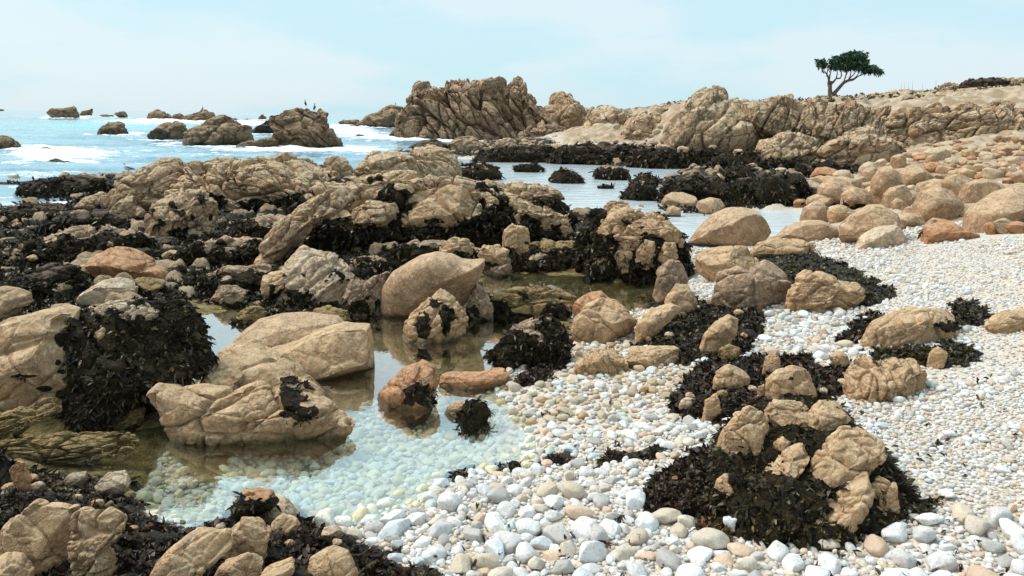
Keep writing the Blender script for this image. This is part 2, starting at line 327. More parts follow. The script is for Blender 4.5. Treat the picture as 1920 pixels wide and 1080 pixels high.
for s_ in ('1248,770 1262,740 1290,700 1330,672 1400,668 1470,665 1540,670 1590,690 1600,730 1560,760 1480,775 1400,775 1340,790 1280,785', '1185,655 1200,620 1260,590 1310,575 1400,575 1440,590 1430,620 1425,655 1360,680 1290,690 1230,668',
  '1400,480 1460,470 1530,472 1580,492 1640,522 1684,548 1665,575 1610,580 1560,575 1500,560 1430,520', '1765,572 1800,562 1840,570 1856,595 1840,620 1800,615', '1600,690 1640,660 1700,648 1760,640 1820,655 1836,680 1810,695 1760,690 1700,680 1640,685',
  '1570,640 1600,600 1640,585 1700,580 1660,610 1620,650', '-50,1140 -50,880 40,870 130,890 240,885 275,940 270,965 340,990 410,975 450,960 560,950 600,985 680,1010 760,1055 830,1085 860,1140',
  '1205,930 1230,890 1290,850 1340,830 1380,900 1400,980 1330,1000 1260,985 1215,960', '840,893 860,880 885,874 905,884 925,872 960,862 985,872 1000,874 1030,858 1060,856 1085,868 1110,862 1150,846 1180,858 1200,856 1225,842 1250,846 1245,856 1215,866 1190,860 1150,866 1110,870 1085,870 1050,874 1020,876 995,877 960,880 930,884 900,892 870,896', '1300,985 1330,978 1365,990 1370,1020 1320,1025 1300,1010', '955,715 1000,690 1045,650 1060,610 1080,640 1064,690 1010,725 970,735', '1190,560 1225,545 1300,555 1330,572 1280,590 1220,580'):
    v_ = [float(t) for t in s_.replace(' ', ',').split(',')]; MATS.append(np.array(v_).reshape(-1, 2))
def matmask(x, y, z):
    px, py, w = proj(np.stack([x, y, z], -1)); m = np.zeros(len(px)); hm = m.copy(); idx = np.nonzero((w > 0) & (y > 0) & (y < 20))[0]
    if not len(idx): return m
    a, b = px[idx], py[idx]; nn = 26*fbm(np.stack([x[idx]*5, y[idx]*5, x[idx]*0], -1), 4, 71)*np.clip(6/y[idx], .3, 1.3)
    for P in MATS:
        k = (a > P[:, 0].min()-25) & (a < P[:, 0].max()+25) & (b > P[:, 1].min()-25) & (b < P[:, 1].max()+25)
        if not k.any(): continue
        qa, qb = a[k], b[k]; dm = np.full(len(qa), 1e9); ins = np.zeros(len(qa), bool)
        for i in range(len(P)):
            x1, y1 = P[i]; x2, y2 = P[(i+1) % len(P)]; ex, ey = x2-x1, y2-y1
            t = np.clip(((qa-x1)*ex+(qb-y1)*ey)/(ex*ex+ey*ey), 0, 1); dm = np.minimum(dm, np.hypot(qa-x1-t*ex, qb-y1-t*ey))
            if y1 != y2: ins ^= ((y1 > qb) != (y2 > qb)) & (qa < (x2-x1)*(qb-y1)/(y2-y1)+x1)
        sd = np.where(ins, dm, -dm)+nn[k]; m[idx[k]] = np.maximum(m[idx[k]], sst(-3, 7, sd)); hm[idx[k]] = np.maximum(hm[idx[k]], sst(0, 32, sd))
    return m, hm
def tps(r2): return .5*r2*np.log(r2+1e-9)
D2 = ((PP[:, None]-PP[None])**2).sum(-1); nP = len(PP)
A = np.zeros((nP+3, nP+3)); A[:nP, :nP] = tps(D2)+np.eye(nP)*3e-4; A[:nP, nP] = 1; A[:nP, nP+1:] = PP; A[nP, :nP] = 1; A[nP+1:, :nP] = PP.T
WZ = np.linalg.solve(A, np.r_[CH[:, :1], np.zeros((3, 1))])
def survey(x, y):
    """-> z, masks(R,O,L,B,S,U)"""
    x = np.asarray(x, float); y = np.asarray(y, float); Z = np.empty(len(x)); K = np.empty((len(x), 6))
    for s in range(0, len(x), 40000):
        q = prm(x[s:s+40000], y[s:s+40000]); d = ((q[:, None]-PP[None])**2).sum(-1)
        Z[s:s+40000] = tps(d)@WZ[:nP, 0]+WZ[nP, 0]+q@WZ[nP+1:, 0]
        w = 1/(d+4e-4)**2; w /= w.sum(1, keepdims=True); K[s:s+40000] = w@CH[:, 1:]
    return np.clip(Z, -2.5, 9), K
def landrel(p):
    q = p*np.array([.30, .30, 1])+.4*np.stack([vnoise(p*.3, 1), vnoise(p*.3, 2), p[:, 2]*0], -1); r = .25*fbm(p*.22, 3, 8)
    for f_, w_ in ((1, .55), (2.7, .3)):
        d1, d2, c, t = worley(q*f_, 66, tilt=True); r = r+w_*((c-.5)*.9+t*1.1)*sst(0, .12, d2-d1)
    return r
def ground(x, y):
    Z, K = survey(x, y); x = np.asarray(x, float); y = np.asarray(y, float)
    zl, ml = hland(x, y); Z = Z*(1-ml)+zl*ml; K[:, 2] = np.maximum(K[:, 2], ml); K[:, 0] *= 1-ml
    p = np.stack([x, y, np.zeros_like(x)], -1); rr = np.hypot(x, y)
    n = fbm(p*1.7, 4, 5); n2 = fbm(p*6, 3, 6)
    wq = p*np.array([2.1, 2.1, 1])+n[:, None]*.5
    a1, a2, c1 = worley(wq, 60); b1, b2, c2 = worley(wq*2.3+9, 61)
    e1 = sst(0, .3, a2-a1); e2 = sst(0, .3, b2-b1)
    chunk = np.clip((c1-.74)*4.5, 0, 1)*e1
    reef = K[:, 0]
    mat, hmat = matmask(x, y, Z)
    Z = Z+reef*(.07*n+sst(24, 34, rr)*.22*fbm(p*.8, 3, 15)+.24*chunk*(1+.3*n2)+(c2-.5)*.09*e2-.05)+K[:, 1]*(.05*(c2-.4)*e2+.02*n)
    far = sst(25, 60, rr)
    Z = Z+K[:, 2]*(.08*n+(c1-.5)*.16*e1)+K[:, 2]*far*landrel(p)*.62+K[:, 3]*.012*fbm(p*2.2, 3, 3)
    Z = Z+hmat*(.045+.035*n2+.03*n)
    K = np.c_[K, mat, np.maximum(chunk, .8*(c2 > .86)*e2)]
    return Z, K
def hit(px, py, it=6):
    px = np.asarray(px, float); py = np.asarray(py, float); z = np.zeros(px.shape)+.1; r = ray(px, py)
    for _ in range(it):
        t = (z-ZC)/np.minimum(r[:, 2], -1e-3); p = np.array([0, 0, ZC])+r*t[:, None]; zz, K = ground(p[:, 0], p[:, 1]); z = .5*z+.5*np.maximum(zz, -.3)
    return p, K
# polar sheet
def polar(r, th):
    R, T = np.meshgrid(r, th, indexing='ij'); x = R*np.sin(T); y = R*np.cos(T); n, m = R.shape
    i = np.arange(n-1)[:, None]*m; j = np.arange(m-1)[None]
    Q = np.stack([i+j, i+j+1, i+m+j+1, i+m+j], -1).reshape(-1, 4)
    return x.ravel(), y.ravel(), Q
thd = np.radians(np.r_[-180, -150, -120, -90, -75, -60, -50, np.linspace(-40, 40, 700), 50, 60, 75, 90, 120, 150, 180])
rd = np.r_[.3, 1.2, 2., np.exp(np.linspace(np.log(2.8), np.log(180), 820)), 220, 300, 500, 900, 2000, 6000, 20000]
gx, gy, gq = polar(rd, thd)
gz, gk = ground(gx, gy)
rr_ = np.hypot(gx, gy)
gz = np.where(rr_ > 200, np.minimum(gz, -.5)-(rr_-200)*.0008, gz)
bk = sst(1., -2., gy); gz = gz*(1-bk)+bk*np.minimum(gz, .8)
turf = sst(95, 104, gy)*(gk[:, 2] > .5)*.85
MG = ground_mat(); mat_ = gk[:, 6]; chk = gk[:, 7]
g = mesh_obj('ground', np.stack([gx, gy, gz], -1), gq, MG, dict(reef=np.maximum(gk[:, 0], mat_), mat=mat_, chunk=chk*(1-mat_), olive=gk[:, 1], land=gk[:, 2], turf=turf), origin=(0, 0, 0))
tag(g, 'stony shore with pale gravel beach, dark reef and pool beds', kind='structure', cat='ground')
_lr = np.log(rd[3:823]); _th = thd[7:707]; G_Z = gz.reshape(len(rd), len(thd))[3:823, 7:707]; G_K = gk.reshape(len(rd), len(thd), -1)[3:823, 7:707]
def gfast(x, y):
    x = np.asarray(x, float); y = np.asarray(y, float)
    a = np.clip((np.log(np.maximum(np.hypot(x, y), .5))-_lr[0])/(_lr[1]-_lr[0]), 0, 818.999); b = np.clip((np.arctan2(x, y)-_th[0])/(_th[1]-_th[0]), 0, 698.999)
    i, j = a.astype(int), b.astype(int); f, g_ = a-i, b-j
    Z = (G_Z[i, j]*(1-f)+G_Z[i+1, j]*f)*(1-g_)+(G_Z[i, j+1]*(1-f)+G_Z[i+1, j+1]*f)*g_
    return Z, G_K[np.minimum(i+(f > .5), 819), np.minimum(j+(g_ > .5), 699)]
def hit(px, py, it=8):
    px = np.asarray(px, float); py = np.asarray(py, float); z = np.zeros(px.shape)+.1; r = ray(px, py)
    for _ in range(it):
        t = (z-ZC)/np.minimum(r[:, 2], -1e-3); p = np.array([0, 0, ZC])+r*t[:, None]; zz, K = gfast(p[:, 0], p[:, 1]); z = .5*z+.5*np.maximum(zz, -.3)
    return p, K
# ------------------------------------------------------------------ water
ppx, ppy = np.meshgrid(np.linspace(-9, 8, 60), np.linspace(1.5, 14.5, 60), indexing='ij')
i = np.arange(59)[:, None]*60; j = np.arange(59)[None]
pq = np.stack([i+j, i+60+j, i+60+j+1, i+j+1], -1).reshape(-1, 4)
w = mesh_obj('tide_pool', np.stack([ppx.ravel(), ppy.ravel(), np.zeros(3600)], -1), pq, pool_mat(), origin=(0, 0, 0))
tag(w, 'clear still tide pool water mirroring the pale sky', kind='structure', cat='tide pool')
# ------------------------------------------------------------------ seaweed blades
PAL = {'black': [(.012, .010, .008), (.024, .016, .011), (.035, .022, .014), (.034, .027, .012), (.055, .038, .016), (.08, .055, .022)],
       'olive': [(.035, .03, .013), (.06, .045, .018), (.095, .068, .025), (.022, .018, .010), (.018, .012, .012), (.05, .05, .02)],
       'red': [(.038, .019, .013), (.05, .024, .016), (.024, .014, .010), (.014, .010, .008), (.045, .033, .016), (.075, .045, .02)],
       'ochre': [(.14, .085, .025), (.09, .06, .02), (.05, .035, .014), (.20, .10, .03)]}
def blades(P, N, L, pal='black', flat=.5, accent=.012):
    """one bent tapered blade per point; returns V, [quads, tris], Col"""
    n = len(P); cl = rng.integers(0, max(1, n//5), n); c0 = rng.integers(0, n, max(1, n//5))[cl]   # tufts: five blades share a root
    P = P[c0]+rng.normal(size=(n, 3))*(np.asarray(L)*.16).reshape(-1, 1); N = N[c0]; cd = rng.normal(size=(max(1, n//5), 3))[cl]*.55
    d = N*(1-flat)+cd+rng.normal(size=(n, 3))*.30+np.array([0, 0, -.25]); d /= np.linalg.norm(d, axis=1, keepdims=True)
    sd = np.cross(d, rng.normal(size=(n, 3))); sd /= np.linalg.norm(sd, axis=1, keepdims=True)
    L = np.asarray(L)*(.5+1.4*rng.random(n)**1.8); W = L*rng.uniform(.09, .27, n)
    bend = np.cross(sd, d)*(rng.uniform(-.5, .5, n)*L)[:, None]+np.array([0, 0, -1])*(L*.25)[:, None]
    b0 = P-N*(L*.15)[:, None]; m = b0+d*(L*.55)[:, None]+bend*.3; t = b0+d*L[:, None]+bend
    V = np.stack([b0-sd*(W*.5)[:, None], b0+sd*(W*.5)[:, None], m+sd*W[:, None], m-sd*W[:, None], t+sd*(W*.3)[:, None], t-sd*(W*.3)[:, None]], 1).reshape(-1, 3)
    k = np.arange(n)[:, None]*6; Q = np.concatenate([k+np.array([[0, 1, 2, 3]]), k+np.array([[3, 2, 4, 5]])])
    c = np.array(PAL[pal])[rng.integers(0, len(PAL[pal]), n)]*rng.uniform(.7, 1.35, (n, 1))*(.6+.9*rng.random((max(1, n//5), 1))[cl])
    if accent: 
        a = (vnoise(P*4, 77) > .55) & (rng.random(n) < accent*12); c[a] = np.array(PAL['ochre'])[rng.integers(0, 4, a.sum())]
    return V, Q, np.repeat(c, 6, 0)
def scatter(V, T, mask, dens):
    a, b, c = V[T[:, 0]], V[T[:, 1]], V[T[:, 2]]; cr = np.cross(b-a, c-a); ar = np.linalg.norm(cr, axis=1)*.5
    m = mask[T].mean(1); wt = ar*m; n = int(wt.sum()*dens)
    if n < 1: return None
    f = rng.choice(len(T), n, p=wt/wt.sum()); u = rng.random((n, 2)); sw = u.sum(1) > 1; u[sw] = 1-u[sw]
    P = a[f]+(b-a)[f]*u[:, :1]+(c-a)[f]*u[:, 1:]; N = cr[f]/(2*ar[f]+1e-12)[:, None]
    return P, N
class Weed:
    def __init__(s): s.V, s.Q, s.C, s.o = [], [], [], 0
    def add(s, P, N, L, pal='black', **k):
        V, Q, C = blades(P, N, L, pal, **k); s.V.append(V); s.Q.append(Q+s.o); s.C.append(C); s.o += len(V)
    def make(s, name, parent=None, **t):
        if not s.V: return
        o = mesh_obj(name, np.concatenate(s.V), np.concatenate(s.Q), MWEED, dict(Col=np.concatenate(s.C)), parent=parent, smooth=False)
        return tag(o, **t)
# ------------------------------------------------------------------ rocks
def in_poly(px, py, poly):
    px = np.asarray(px); py = np.asarray(py); r = np.zeros(px.shape, bool); n = len(poly)
    for i in range(n):
        x1, y1 = poly[i]; x2, y2 = poly[(i+1) % n]
        if y1 == y2: continue
        c = ((y1 > py) != (y2 > py)) & (px < (x2-x1)*(py-y1)/(y2-y1)+x1); r ^= c
    return r
from mathutils.bvhtree import BVHTree
ROCKS = []; HOSTS = {}
WSCALE = 1.
def make_rock(name, label, poly, z=0., Y=None, mat='tan', T=.8, p=2.4, fac=6, rough=.05, blk=.05, cell=1.0, groove=.05, strata=None, weed=0., wh=.6, spots=(), pal='black', cat='rock', group=None, seed=None, lvl=None, lean=.25, whi=False, wd=1., parent=None, on=None, emb=.35, host=None, ext=1.5):
    seed = seed if seed is not None else (int(sum(a*7+b*13 for a, b in poly)) % 9973)
    R = np.random.default_rng(seed)
    poly = np.array(poly, float); yb = poly[:, 1].max(); xb = poly[:, 0].mean()
    if Y is None and z > .04 and 330 < yb: z = float(hit([xb], [yb-2])[0][0, 2]); z = max(z, -.03)
    D0 = Y if Y is not None else float(at(xb, yb, z)[1])
    wpx = np.ptp(poly[:, 0]); hpx = np.ptp(poly[:, 1]); pw = wpx*D0/F/2; ph = hpx*D0/F/2
    Tm = T*min(pw, max(ph*2.2, pw*.45))
    if on is not None:
        h_ = None; d_ = ray(poly[:, 0].mean(), (poly[:, 1].min()+poly[:, 1].max())/2); d_ = d_/np.linalg.norm(d_)
        for bt in HOSTS[on]:
            r_ = bt.ray_cast((0, 0, ZC), d_.tolist())
            if r_[0] is not None and (h_ is None or r_[0].y < h_): h_ = r_[0].y
        if h_ is not None: D0 = h_; Tm = T*min(wpx, hpx*1.5)*D0/F/2; Yc = D0+Tm*emb
        else: print('no host', label); Yc = D0+Tm*.8
    else: Yc = D0+Tm*.82
    W = atY(poly[:, 0], poly[:, 1], Yc); xs, zz = W[:, 0], W[:, 2]
    cx, cz = (xs.min()+xs.max())/2, (zz.min()+zz.max())/2; hw, hh = np.ptp(xs)/2, np.ptp(zz)/2
    a = (xs-cx)/hw; b = (zz-cz)/hh
    # radial profile of the outline
    th = np.linspace(-np.pi, np.pi, 361)[:-1]; dx, dy = np.cos(th), np.sin(th); rad = np.zeros(360)
    for i in range(len(a)):
        x1, y1 = a[i], b[i]; x2, y2 = a[(i+1) % len(a)], b[(i+1) % len(a)]; ex, ey = x2-x1, y2-y1
        den = dx*ey-dy*ex; den = np.where(abs(den) < 1e-9, 1e-9, den)
        t = (x1*ey-y1*ex)/den; u = (x1*dy-y1*dx)/den
        rad = np.where((t > 0) & (u >= 0) & (u <= 1), np.maximum(rad, t), rad)
    rad = np.where(rad < .05, .5, rad); ker = np.array([.25, .5, .25])
    for _ in range(1 if p < 2 else 2): rad = ker[0]*np.roll(rad, 1)+ker[1]*rad+ker[2]*np.roll(rad, -1)
    mx = max(wpx, hpx*1.2)
    if lvl is None: lvl = 4 if mx < 40 else 5 if mx < 100 else 6 if mx < 230 else 7 if mx < 520 else 8
    V0, Tr = ico(lvl); d = V0
    s = np.hypot(d[:, 0], d[:, 2]); c = d[:, 1]; nrm = (np.abs(s)**p+np.abs(c)**p)**(1/p); s2 = s/nrm; c2 = c/nrm
    ang = np.arctan2(d[:, 2], d[:, 0]); rr = np.interp(ang, np.r_[th, np.pi], np.r_[rad, rad[0]])
    q = np.stack([rr*s2*np.cos(ang), c2, rr*s2*np.sin(ang)], -1)
    for _ in range(fac):
        nv = R.normal(size=3); nv[1] = -abs(nv[1])-.3; nv /= np.linalg.norm(nv); h = R.uniform(.62, .88)
        e = q@nv-h; q = q-np.where(e > 0, e*.85, 0)[:, None]*nv
    q[:, 1] += lean*q[:, 2]
    if on is None: q[:, 2] = np.where(q[:, 2] < -.15, -.15+(q[:, 2]+.15)*ext, q[:, 2])
    V = np.array([cx, Yc, cz])+q*np.array([hw, Tm, hh])
    sz = math.sqrt(hw*hh); N = vnormals(V, Tr)
    of = R.uniform(0, 50, 3); Pn = V/sz+of
    disp = rough*(.9*fbm(Pn*.9, 2, seed)+.38*fbm(Pn*3.1, 4, seed+5, .5))
    if blk > 0:
        Q = Pn+.16*np.stack([vnoise(Pn*1.7, 1), vnoise(Pn*1.7, 2), vnoise(Pn*1.7, 3)], -1)
        ang_, asp = strata if strata is not None else (R.uniform(-40, 40), 1.15)
        m = rotm((0, 1, 0), math.radians(ang_))@rotm((1, 0, 0), R.uniform(-.4, .4)); Q = (Q@m.T)*np.array([.72, .8, asp])
        for k_, (f_, w_) in enumerate(((1.15, 1.), (2.5, .5), (5.6, .2))):
            if k_ == 2 and lvl < 6: break
            d1, d2, cid, tl = worley(Q*f_/cell+5*k_, seed+9*k_, tilt=True); e = d2-d1
            gate = sst(-.25, .15, vnoise(Pn*1.3+7*k_, 50+k_)) if k_ else 1.
            disp = disp+w_*(blk*((cid-.5)*.8+tl*.55)*sst(0, .05, e)-groove*.8*(1-sst(0, .07, e))*gate)
            disp = disp-w_*groove*.5*(1-sst(0, .22, e))*gate
    V = V+N*(disp*sz)[:, None]
    wm = np.zeros(len(V)); 
    if weed > 0:
        hn = (V[:, 2]-V[:, 2].min())/np.ptp(V[:, 2]); nz = .5+.5*fbm(V*2.6/max(.35, sz)*.9+3, 4, 40+seed)
        if whi: wm = sst(.35, .55, nz+weed-.5)
        else: wm = sst(.0, .14, (wh-hn)*1.1+(nz-.5)*1.5+(weed-.5)*.8)
    if spots:
        a_, b_, _ = proj(V)
        for (sx_, sy_, rx, ry) in spots:
            dd = ((a_-sx_)/rx)**2+((b_-sy_)/ry)**2+.8*vnoise(V*9/max(.4, sz), 8)
            wm = np.maximum(wm, sst(1.15, .8, dd))
    N = vnormals(V, Tr)
    if wm.max() > 0: V = V+N*(wm*(.5+.5*vnoise(V*7/max(.5, sz), 4))*.03*max(.6, sz*.9))[:, None]
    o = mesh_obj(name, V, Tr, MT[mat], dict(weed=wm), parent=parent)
    if host: HOSTS.setdefault(host, []).append(BVHTree.FromPolygons(V.tolist(), Tr.tolist()))
    if parent is None: tag(o, label, cat, group)
    if wm.max() > .3:
        L = .017+.0040*D0; dens = wd*1.7/(L*L*.5)
        sc_ = scatter(V, Tr, np.where(wm > .45, wm, 0), dens)
        # skip the hidden far side
        if sc_ is not None:
            P, Nn = sc_; kp = (Nn[:, 1] < .45) & (P[:, 2] > z-.1 if Y is None else P[:, 2] > -.1)
            P, Nn = P[kp], Nn[kp]
            if len(P) > 4:
                wv = Weed(); wv.add(P, Nn, np.full(len(P), L), pal); wv.make('seaweed', parent=o, kind='stuff')
    ROCKS.append(dict(name=name, px=(poly[:, 0].min()+poly[:, 0].max())/2, py=(poly[:, 1].min()+poly[:, 1].max())/2, w=wpx, label=label, x=cx, y=Yc, hw=hw, T=Tm, poly=poly.tolist(), zt=cz+hh))
    return o
def P_(s):
    v = [float(t) for t in s.replace(' ', ',').split(',') if t]; return list(zip(v[::2], v[1::2]))
# ------------------------------------------------------------------ world and light
wd_ = bpy.data.worlds.new('World'); SC.world = wd_; wd_.use_nodes = True; nt = wd_.node_tree; nt.nodes.clear()
SE, SA = math.radians(52), math.radians(-70)   # sun elevation, azimuth from +Y clockwise
sky = nt.nodes.new('ShaderNodeTexSky'); sky.sky_type = 'NISHITA'; sky.sun_disc = False; sky.sun_elevation = SE; sky.sun_rotation = SA; sky.air_density = 1; sky.dust_density = 2
bg1 = nt.nodes.new('ShaderNodeBackground'); bg1.inputs[1].default_value = .10; nt.links.new(sky.outputs[0], bg1.inputs[0])
tc = nt.nodes.new('ShaderNodeTexCoord'); mp = nt.nodes.new('ShaderNodeMapping'); mp.inputs['Scale'].default_value = (1, 1, 3.2); nt.links.new(tc.outputs['Generated'], mp.inputs[0])
nz = nt.nodes.new('ShaderNodeTexNoise'); nz.inputs['Scale'].default_value = 3.2; nz.inputs['Detail'].default_value = 5; nz.inputs['Roughness'].default_value = .5; nt.links.new(mp.outputs[0], nz.inputs[0])
cr = nt.nodes.new('ShaderNodeValToRGB'); cr.color_ramp.elements[0].position = .44; cr.color_ramp.elements[0].color = (.42, .60, .66, 1); cr.color_ramp.elements[1].position = .56; cr.color_ramp.elements[1].color = (.52, .62, .665, 1)
nt.links.new(nz.outputs[0], cr.inputs[0])
bg2 = nt.nodes.new('ShaderNodeBackground'); bg2.inputs[1].default_value = 1.0; nt.links.new(cr.outputs[0], bg2.inputs[0])
mx = nt.nodes.new('ShaderNodeMixShader'); mx.inputs[0].default_value = .88; nt.links.new(bg1.outputs[0], mx.inputs[1]); nt.links.new(bg2.outputs[0], mx.inputs[2])
ow = nt.nodes.new('ShaderNodeOutputWorld'); nt.links.new(mx.outputs[0], ow.inputs[0])
sl = bpy.data.lights.new('sun', 'SUN'); sl.energy = 2.4; sl.angle = math.radians(32); sl.color = (1, .94, .85); so = bpy.data.objects.new('sun', sl); COL.objects.link(so)
sd = np.array([math.sin(SA)*math.cos(SE), math.cos(SA)*math.cos(SE), math.sin(SE)])
from mathutils import Vector
so.rotation_euler = Vector(sd.tolist()).to_track_quat('Z', 'Y').to_euler()
vs = SC.view_settings; vs.view_transform = 'Standard'; vs.look = 'None'; vs.gamma = 1; vs.use_curve_mapping = False; vs.exposure = .58
SC.cycles.max_bounces = 8; SC.cycles.transparent_max_bounces = 12; SC.cycles.use_denoising = True
# ================================================================== THE ROCKS (outline in photo pixels, own distance and depth)
def rk(label, s, **k):
    name = k.pop('name', 'rock'); return make_rock(name, label, P_(s), **k)
SEA = dict(mat='sea', z=-.05, rough=.12, blk=.16, groove=.10, fac=5, T=.9, cat='sea rock', name='sea_rock')
rk('twin-peaked dark sea rock with surf at its foot, far left near the horizon', '88,213 100,205 110,203 120,204 128,197 135,203 147,219 130,223 100,222', **SEA)
rk('small flat-topped rock just right of the twin-peaked sea rock', '149,217 155,208 164,206 172,203 173,216 160,219', **SEA)
rk('small reddish rock on the horizon behind the surf', '216,214 222,209 232,208 240,219 228,221', **{**SEA, 'mat': 'sea'})
rk('very low dark skerry beside the small reddish horizon rock', '183,217 195,214 212,216 214,219 186,219', **SEA)
rk('tent-shaped rock at the left end of the far rock chain', '275,222 283,206 290,204 303,207 312,214 325,219 322,226 285,225', **SEA)
rk('low reddish rock linking the far rock chain', '322,224 326,217 334,211 342,218 352,222 350,228 330,229', **SEA)
rk('far rock with a bird on its peak, right end of the rock chain', '342,228 350,217 365,213 378,205 388,209 397,211 404,223 395,229 350,231', **SEA)
rk('lone dome-shaped dark rock in the surf', '187,249 196,237 204,229 215,227 226,231 232,240 243,252 215,254 190,253', **SEA)
rk('left shoulder of the wide offshore rock group, dark and rounded', '278,254 297,238 308,228 320,226 335,232 345,240 350,262 300,266 282,260', **SEA)
rk('broad craggy offshore rock with green-tinged face', '335,264 355,245 375,230 400,221 428,220 440,232 455,240 465,238 475,264 440,274 370,273', **SEA)
rk('low brown ledge at the waterline between two large sea stacks', '441,275 455,265 478,264 505,258 520,268 522,277 480,281 445,279', **SEA)
rk('black low rock on the left flank of the bird stack', '469,243 480,236 500,228 505,220 530,240 530,252 485,250', **{**SEA, 'mat': 'black'})
rk('large craggy sea stack with two dark birds standing on top', '500,214 520,209 550,204 565,201 573,198 585,204 600,207 612,225 622,238 630,255 642,275 620,281 520,279 512,262 514,245 503,232', **{**SEA, 'blk': .2, 'groove': .14, 'strata': (-35, 1.7), 'T': .7})
rk('tiny dark rock left of the bird stack, nearest the ledge', '455,227 462,222 470,227 462,230', **SEA)
rk('tiny peaked rock between the far chain and bird stack', '432,225 440,220 448,226 440,229', **SEA)
rk('tiny dark rock touching the horizon beside the bird stack', '484,222 492,214 501,221 495,226', **SEA)
rk('dark rock cut off by the left edge of the photo, out in the sea', '-20,256 0,255 10,256 22,265 38,278 10,283 -20,283', **SEA)
rk('tiny low rock on the horizon at the far left edge', '-12,206 0,204 7,205 8,207 -4,208', **SEA)
rk('far brown islet with a small bird left of the headland', '655,235 680,225 690,215 705,210 720,202 735,195 745,197 757,199 772,232 770,240 700,241', **SEA)
rk('low reddish rocks at the seaward tip of the far brown islet', '632,229 645,224 660,226 672,224 682,232 660,237 640,235', **SEA)
rk('small black rock awash between the bird stack and headland', '664,256 672,251 680,253 688,256 675,259', **{**SEA, 'mat': 'black'})
rk('small rock awash beside the breaking wave at the left', '70,280 85,276 103,279 90,283', **{**SEA, 'mat': 'black'})
rk('dark rock in the trough right below the breaking wave', '84,304 100,298 112,300 130,304 110,309 92,308', **{**SEA, 'mat': 'black'})
HD = dict(mat='head', rough=.10, blk=.17, groove=.15, cat='headland', name='headland', fac=6, z=-.1)
rk('tall craggy headland of slanting slabs rising from the sea', '735,256 745,240 752,215 765,190 775,175 785,163 795,168 805,160 815,161 822,157 835,143 845,140 855,146 865,142 878,140 890,151 905,152 925,151 940,152 955,157 968,150 975,159 990,167 1000,179 1012,194 1030,209 1045,220 1060,238 1085,265 1000,268 850,268 740,265', **{**HD, 'strata': (-50, 1.9), 'T': .55, 'p': 2.2, 'lvl': 8, 'cell': .75, 'lean': .45})
rk('leaning outer slab on the seaward side of the headland', '733,257 741,240 750,212 763,192 778,168 790,178 786,205 775,240 770,266 742,264', **{**HD, 'strata': (-65, 2.2), 'T': .8, 'z': -.12})
rk('pale lower slab standing in front of the headland', '838,262 842,240 855,222 868,212 882,228 895,250 900,268 850,270', **{**HD, 'strata': (-50, 1.8), 'T': .7, 'z': -.25})
rk('sloping landward foot of the headland above the surf', '960,268 985,235 1010,220 1040,222 1065,240 1088,266 1040,274 970,272', **{**HD, 'strata': (-40, 2), 'T': .7, 'z': -.3})
rk('low dark reef rock at the seaward foot of the headland', '728,254 738,245 752,248 765,256 760,264 735,262', **{**HD, 'mat': 'black'})
CL = dict(mat='cliff', rough=.10, blk=.15, groove=.11, cat='rock outcrop', name='rock_outcrop', fac=5)
rk('knobbly rock pinnacle standing right of the headland', '1022,215 1020,192 1022,172 1035,167 1055,170 1065,178 1068,172 1078,185 1090,195 1112,205 1132,214 1138,240 1090,258 1040,250', Y=80, strata=(15, 1.5), **CL)
rk('low jumbled outcrop between pinnacle and far beach', '1090,245 1110,200 1140,195 1165,203 1190,206 1205,225 1200,250 1140,256', Y=72, **CL)
rk('rounded brown outcrop left of the cliff', '1160,255 1180,215 1215,205 1240,212 1262,225 1255,255 1210,262', Y=58, **CL)
rk('low pale outcrop below the far grassy slope', '1200,222 1225,200 1260,195 1290,198 1300,215 1290,235 1230,238', Y=66, **CL)
rk('steep buttress topped by a split rock tower', '1238,262 1255,235 1270,215 1288,188 1305,180 1330,176 1364,182 1395,190 1430,230 1440,275 1380,288 1280,280', Y=42, **{**CL, 'strata': (55, 1.8), 'T': .6, 'lean': .5})
rk('left half of the split rock tower on the buttress', '1292,200 1298,180 1310,167 1325,163 1332,175 1335,200', Y=45, **CL)
rk('right half of the split rock tower on the buttress', '1325,200 1326,168 1340,159 1358,161 1365,175 1368,200', Y=45.5, **CL)
rk('long stepped cliff of tan rock beneath the tree', '1350,270 1360,215 1390,192 1450,188 1540,190 1620,195 1680,205 1720,240 1715,275 1640,290 1500,292 1400,288', Y=42, **{**CL, 'strata': (60, 1.7), 'T': .5, 'lvl': 8, 'lean': .5, 'cell': .6, 'p': 3})
rk('lower sloping slab of cliff ending in dark weed', '1405,300 1430,262 1480,247 1530,260 1540,290 1520,305 1450,306', Y=38, **{**CL, 'strata': (35, 1.8)})
rk('big fluted cliff foot in front of the long cliff', '1515,300 1560,262 1610,240 1650,232 1690,262 1700,290 1690,310 1620,312 1550,308', Y=35, **{**CL, 'strata': (40, 1.8), 'T': .6, 'lean': .4})
rk('right-hand cliff face reaching the photo edge', '1660,282 1665,235 1700,208 1760,198 1830,192 1900,195 1990,195 1990,285 1850,288 1740,286', Y=40, **{**CL, 'strata': (20, 1.6), 'T': .5, 'lvl': 8, 'lean': .5, 'cell': .6, 'p': 3})
rk('upper broken ledge above the right-hand cliff', '1640,205 1690,182 1760,180 1850,178 1990,172 1990,215 1850,218 1700,214', Y=52, **{**CL, 'T': .5, 'cell': .6})
rk('dark-topped rocky rise on the skyline at right', '1725,192 1760,166 1790,154 1830,149 1880,146 1990,140 1990,190 1850,192', Y=70, **{**CL, 'T': .5, 'mat': 'land', 'cell': .5})
rk('low dark scrub-covered knoll on the skyline at right', '1790,168 1800,156 1825,148 1860,146 1885,147 1900,152 1895,162 1840,166', Y=68, **{**CL, 'T': .6, 'mat': 'black', 'cell': .5})
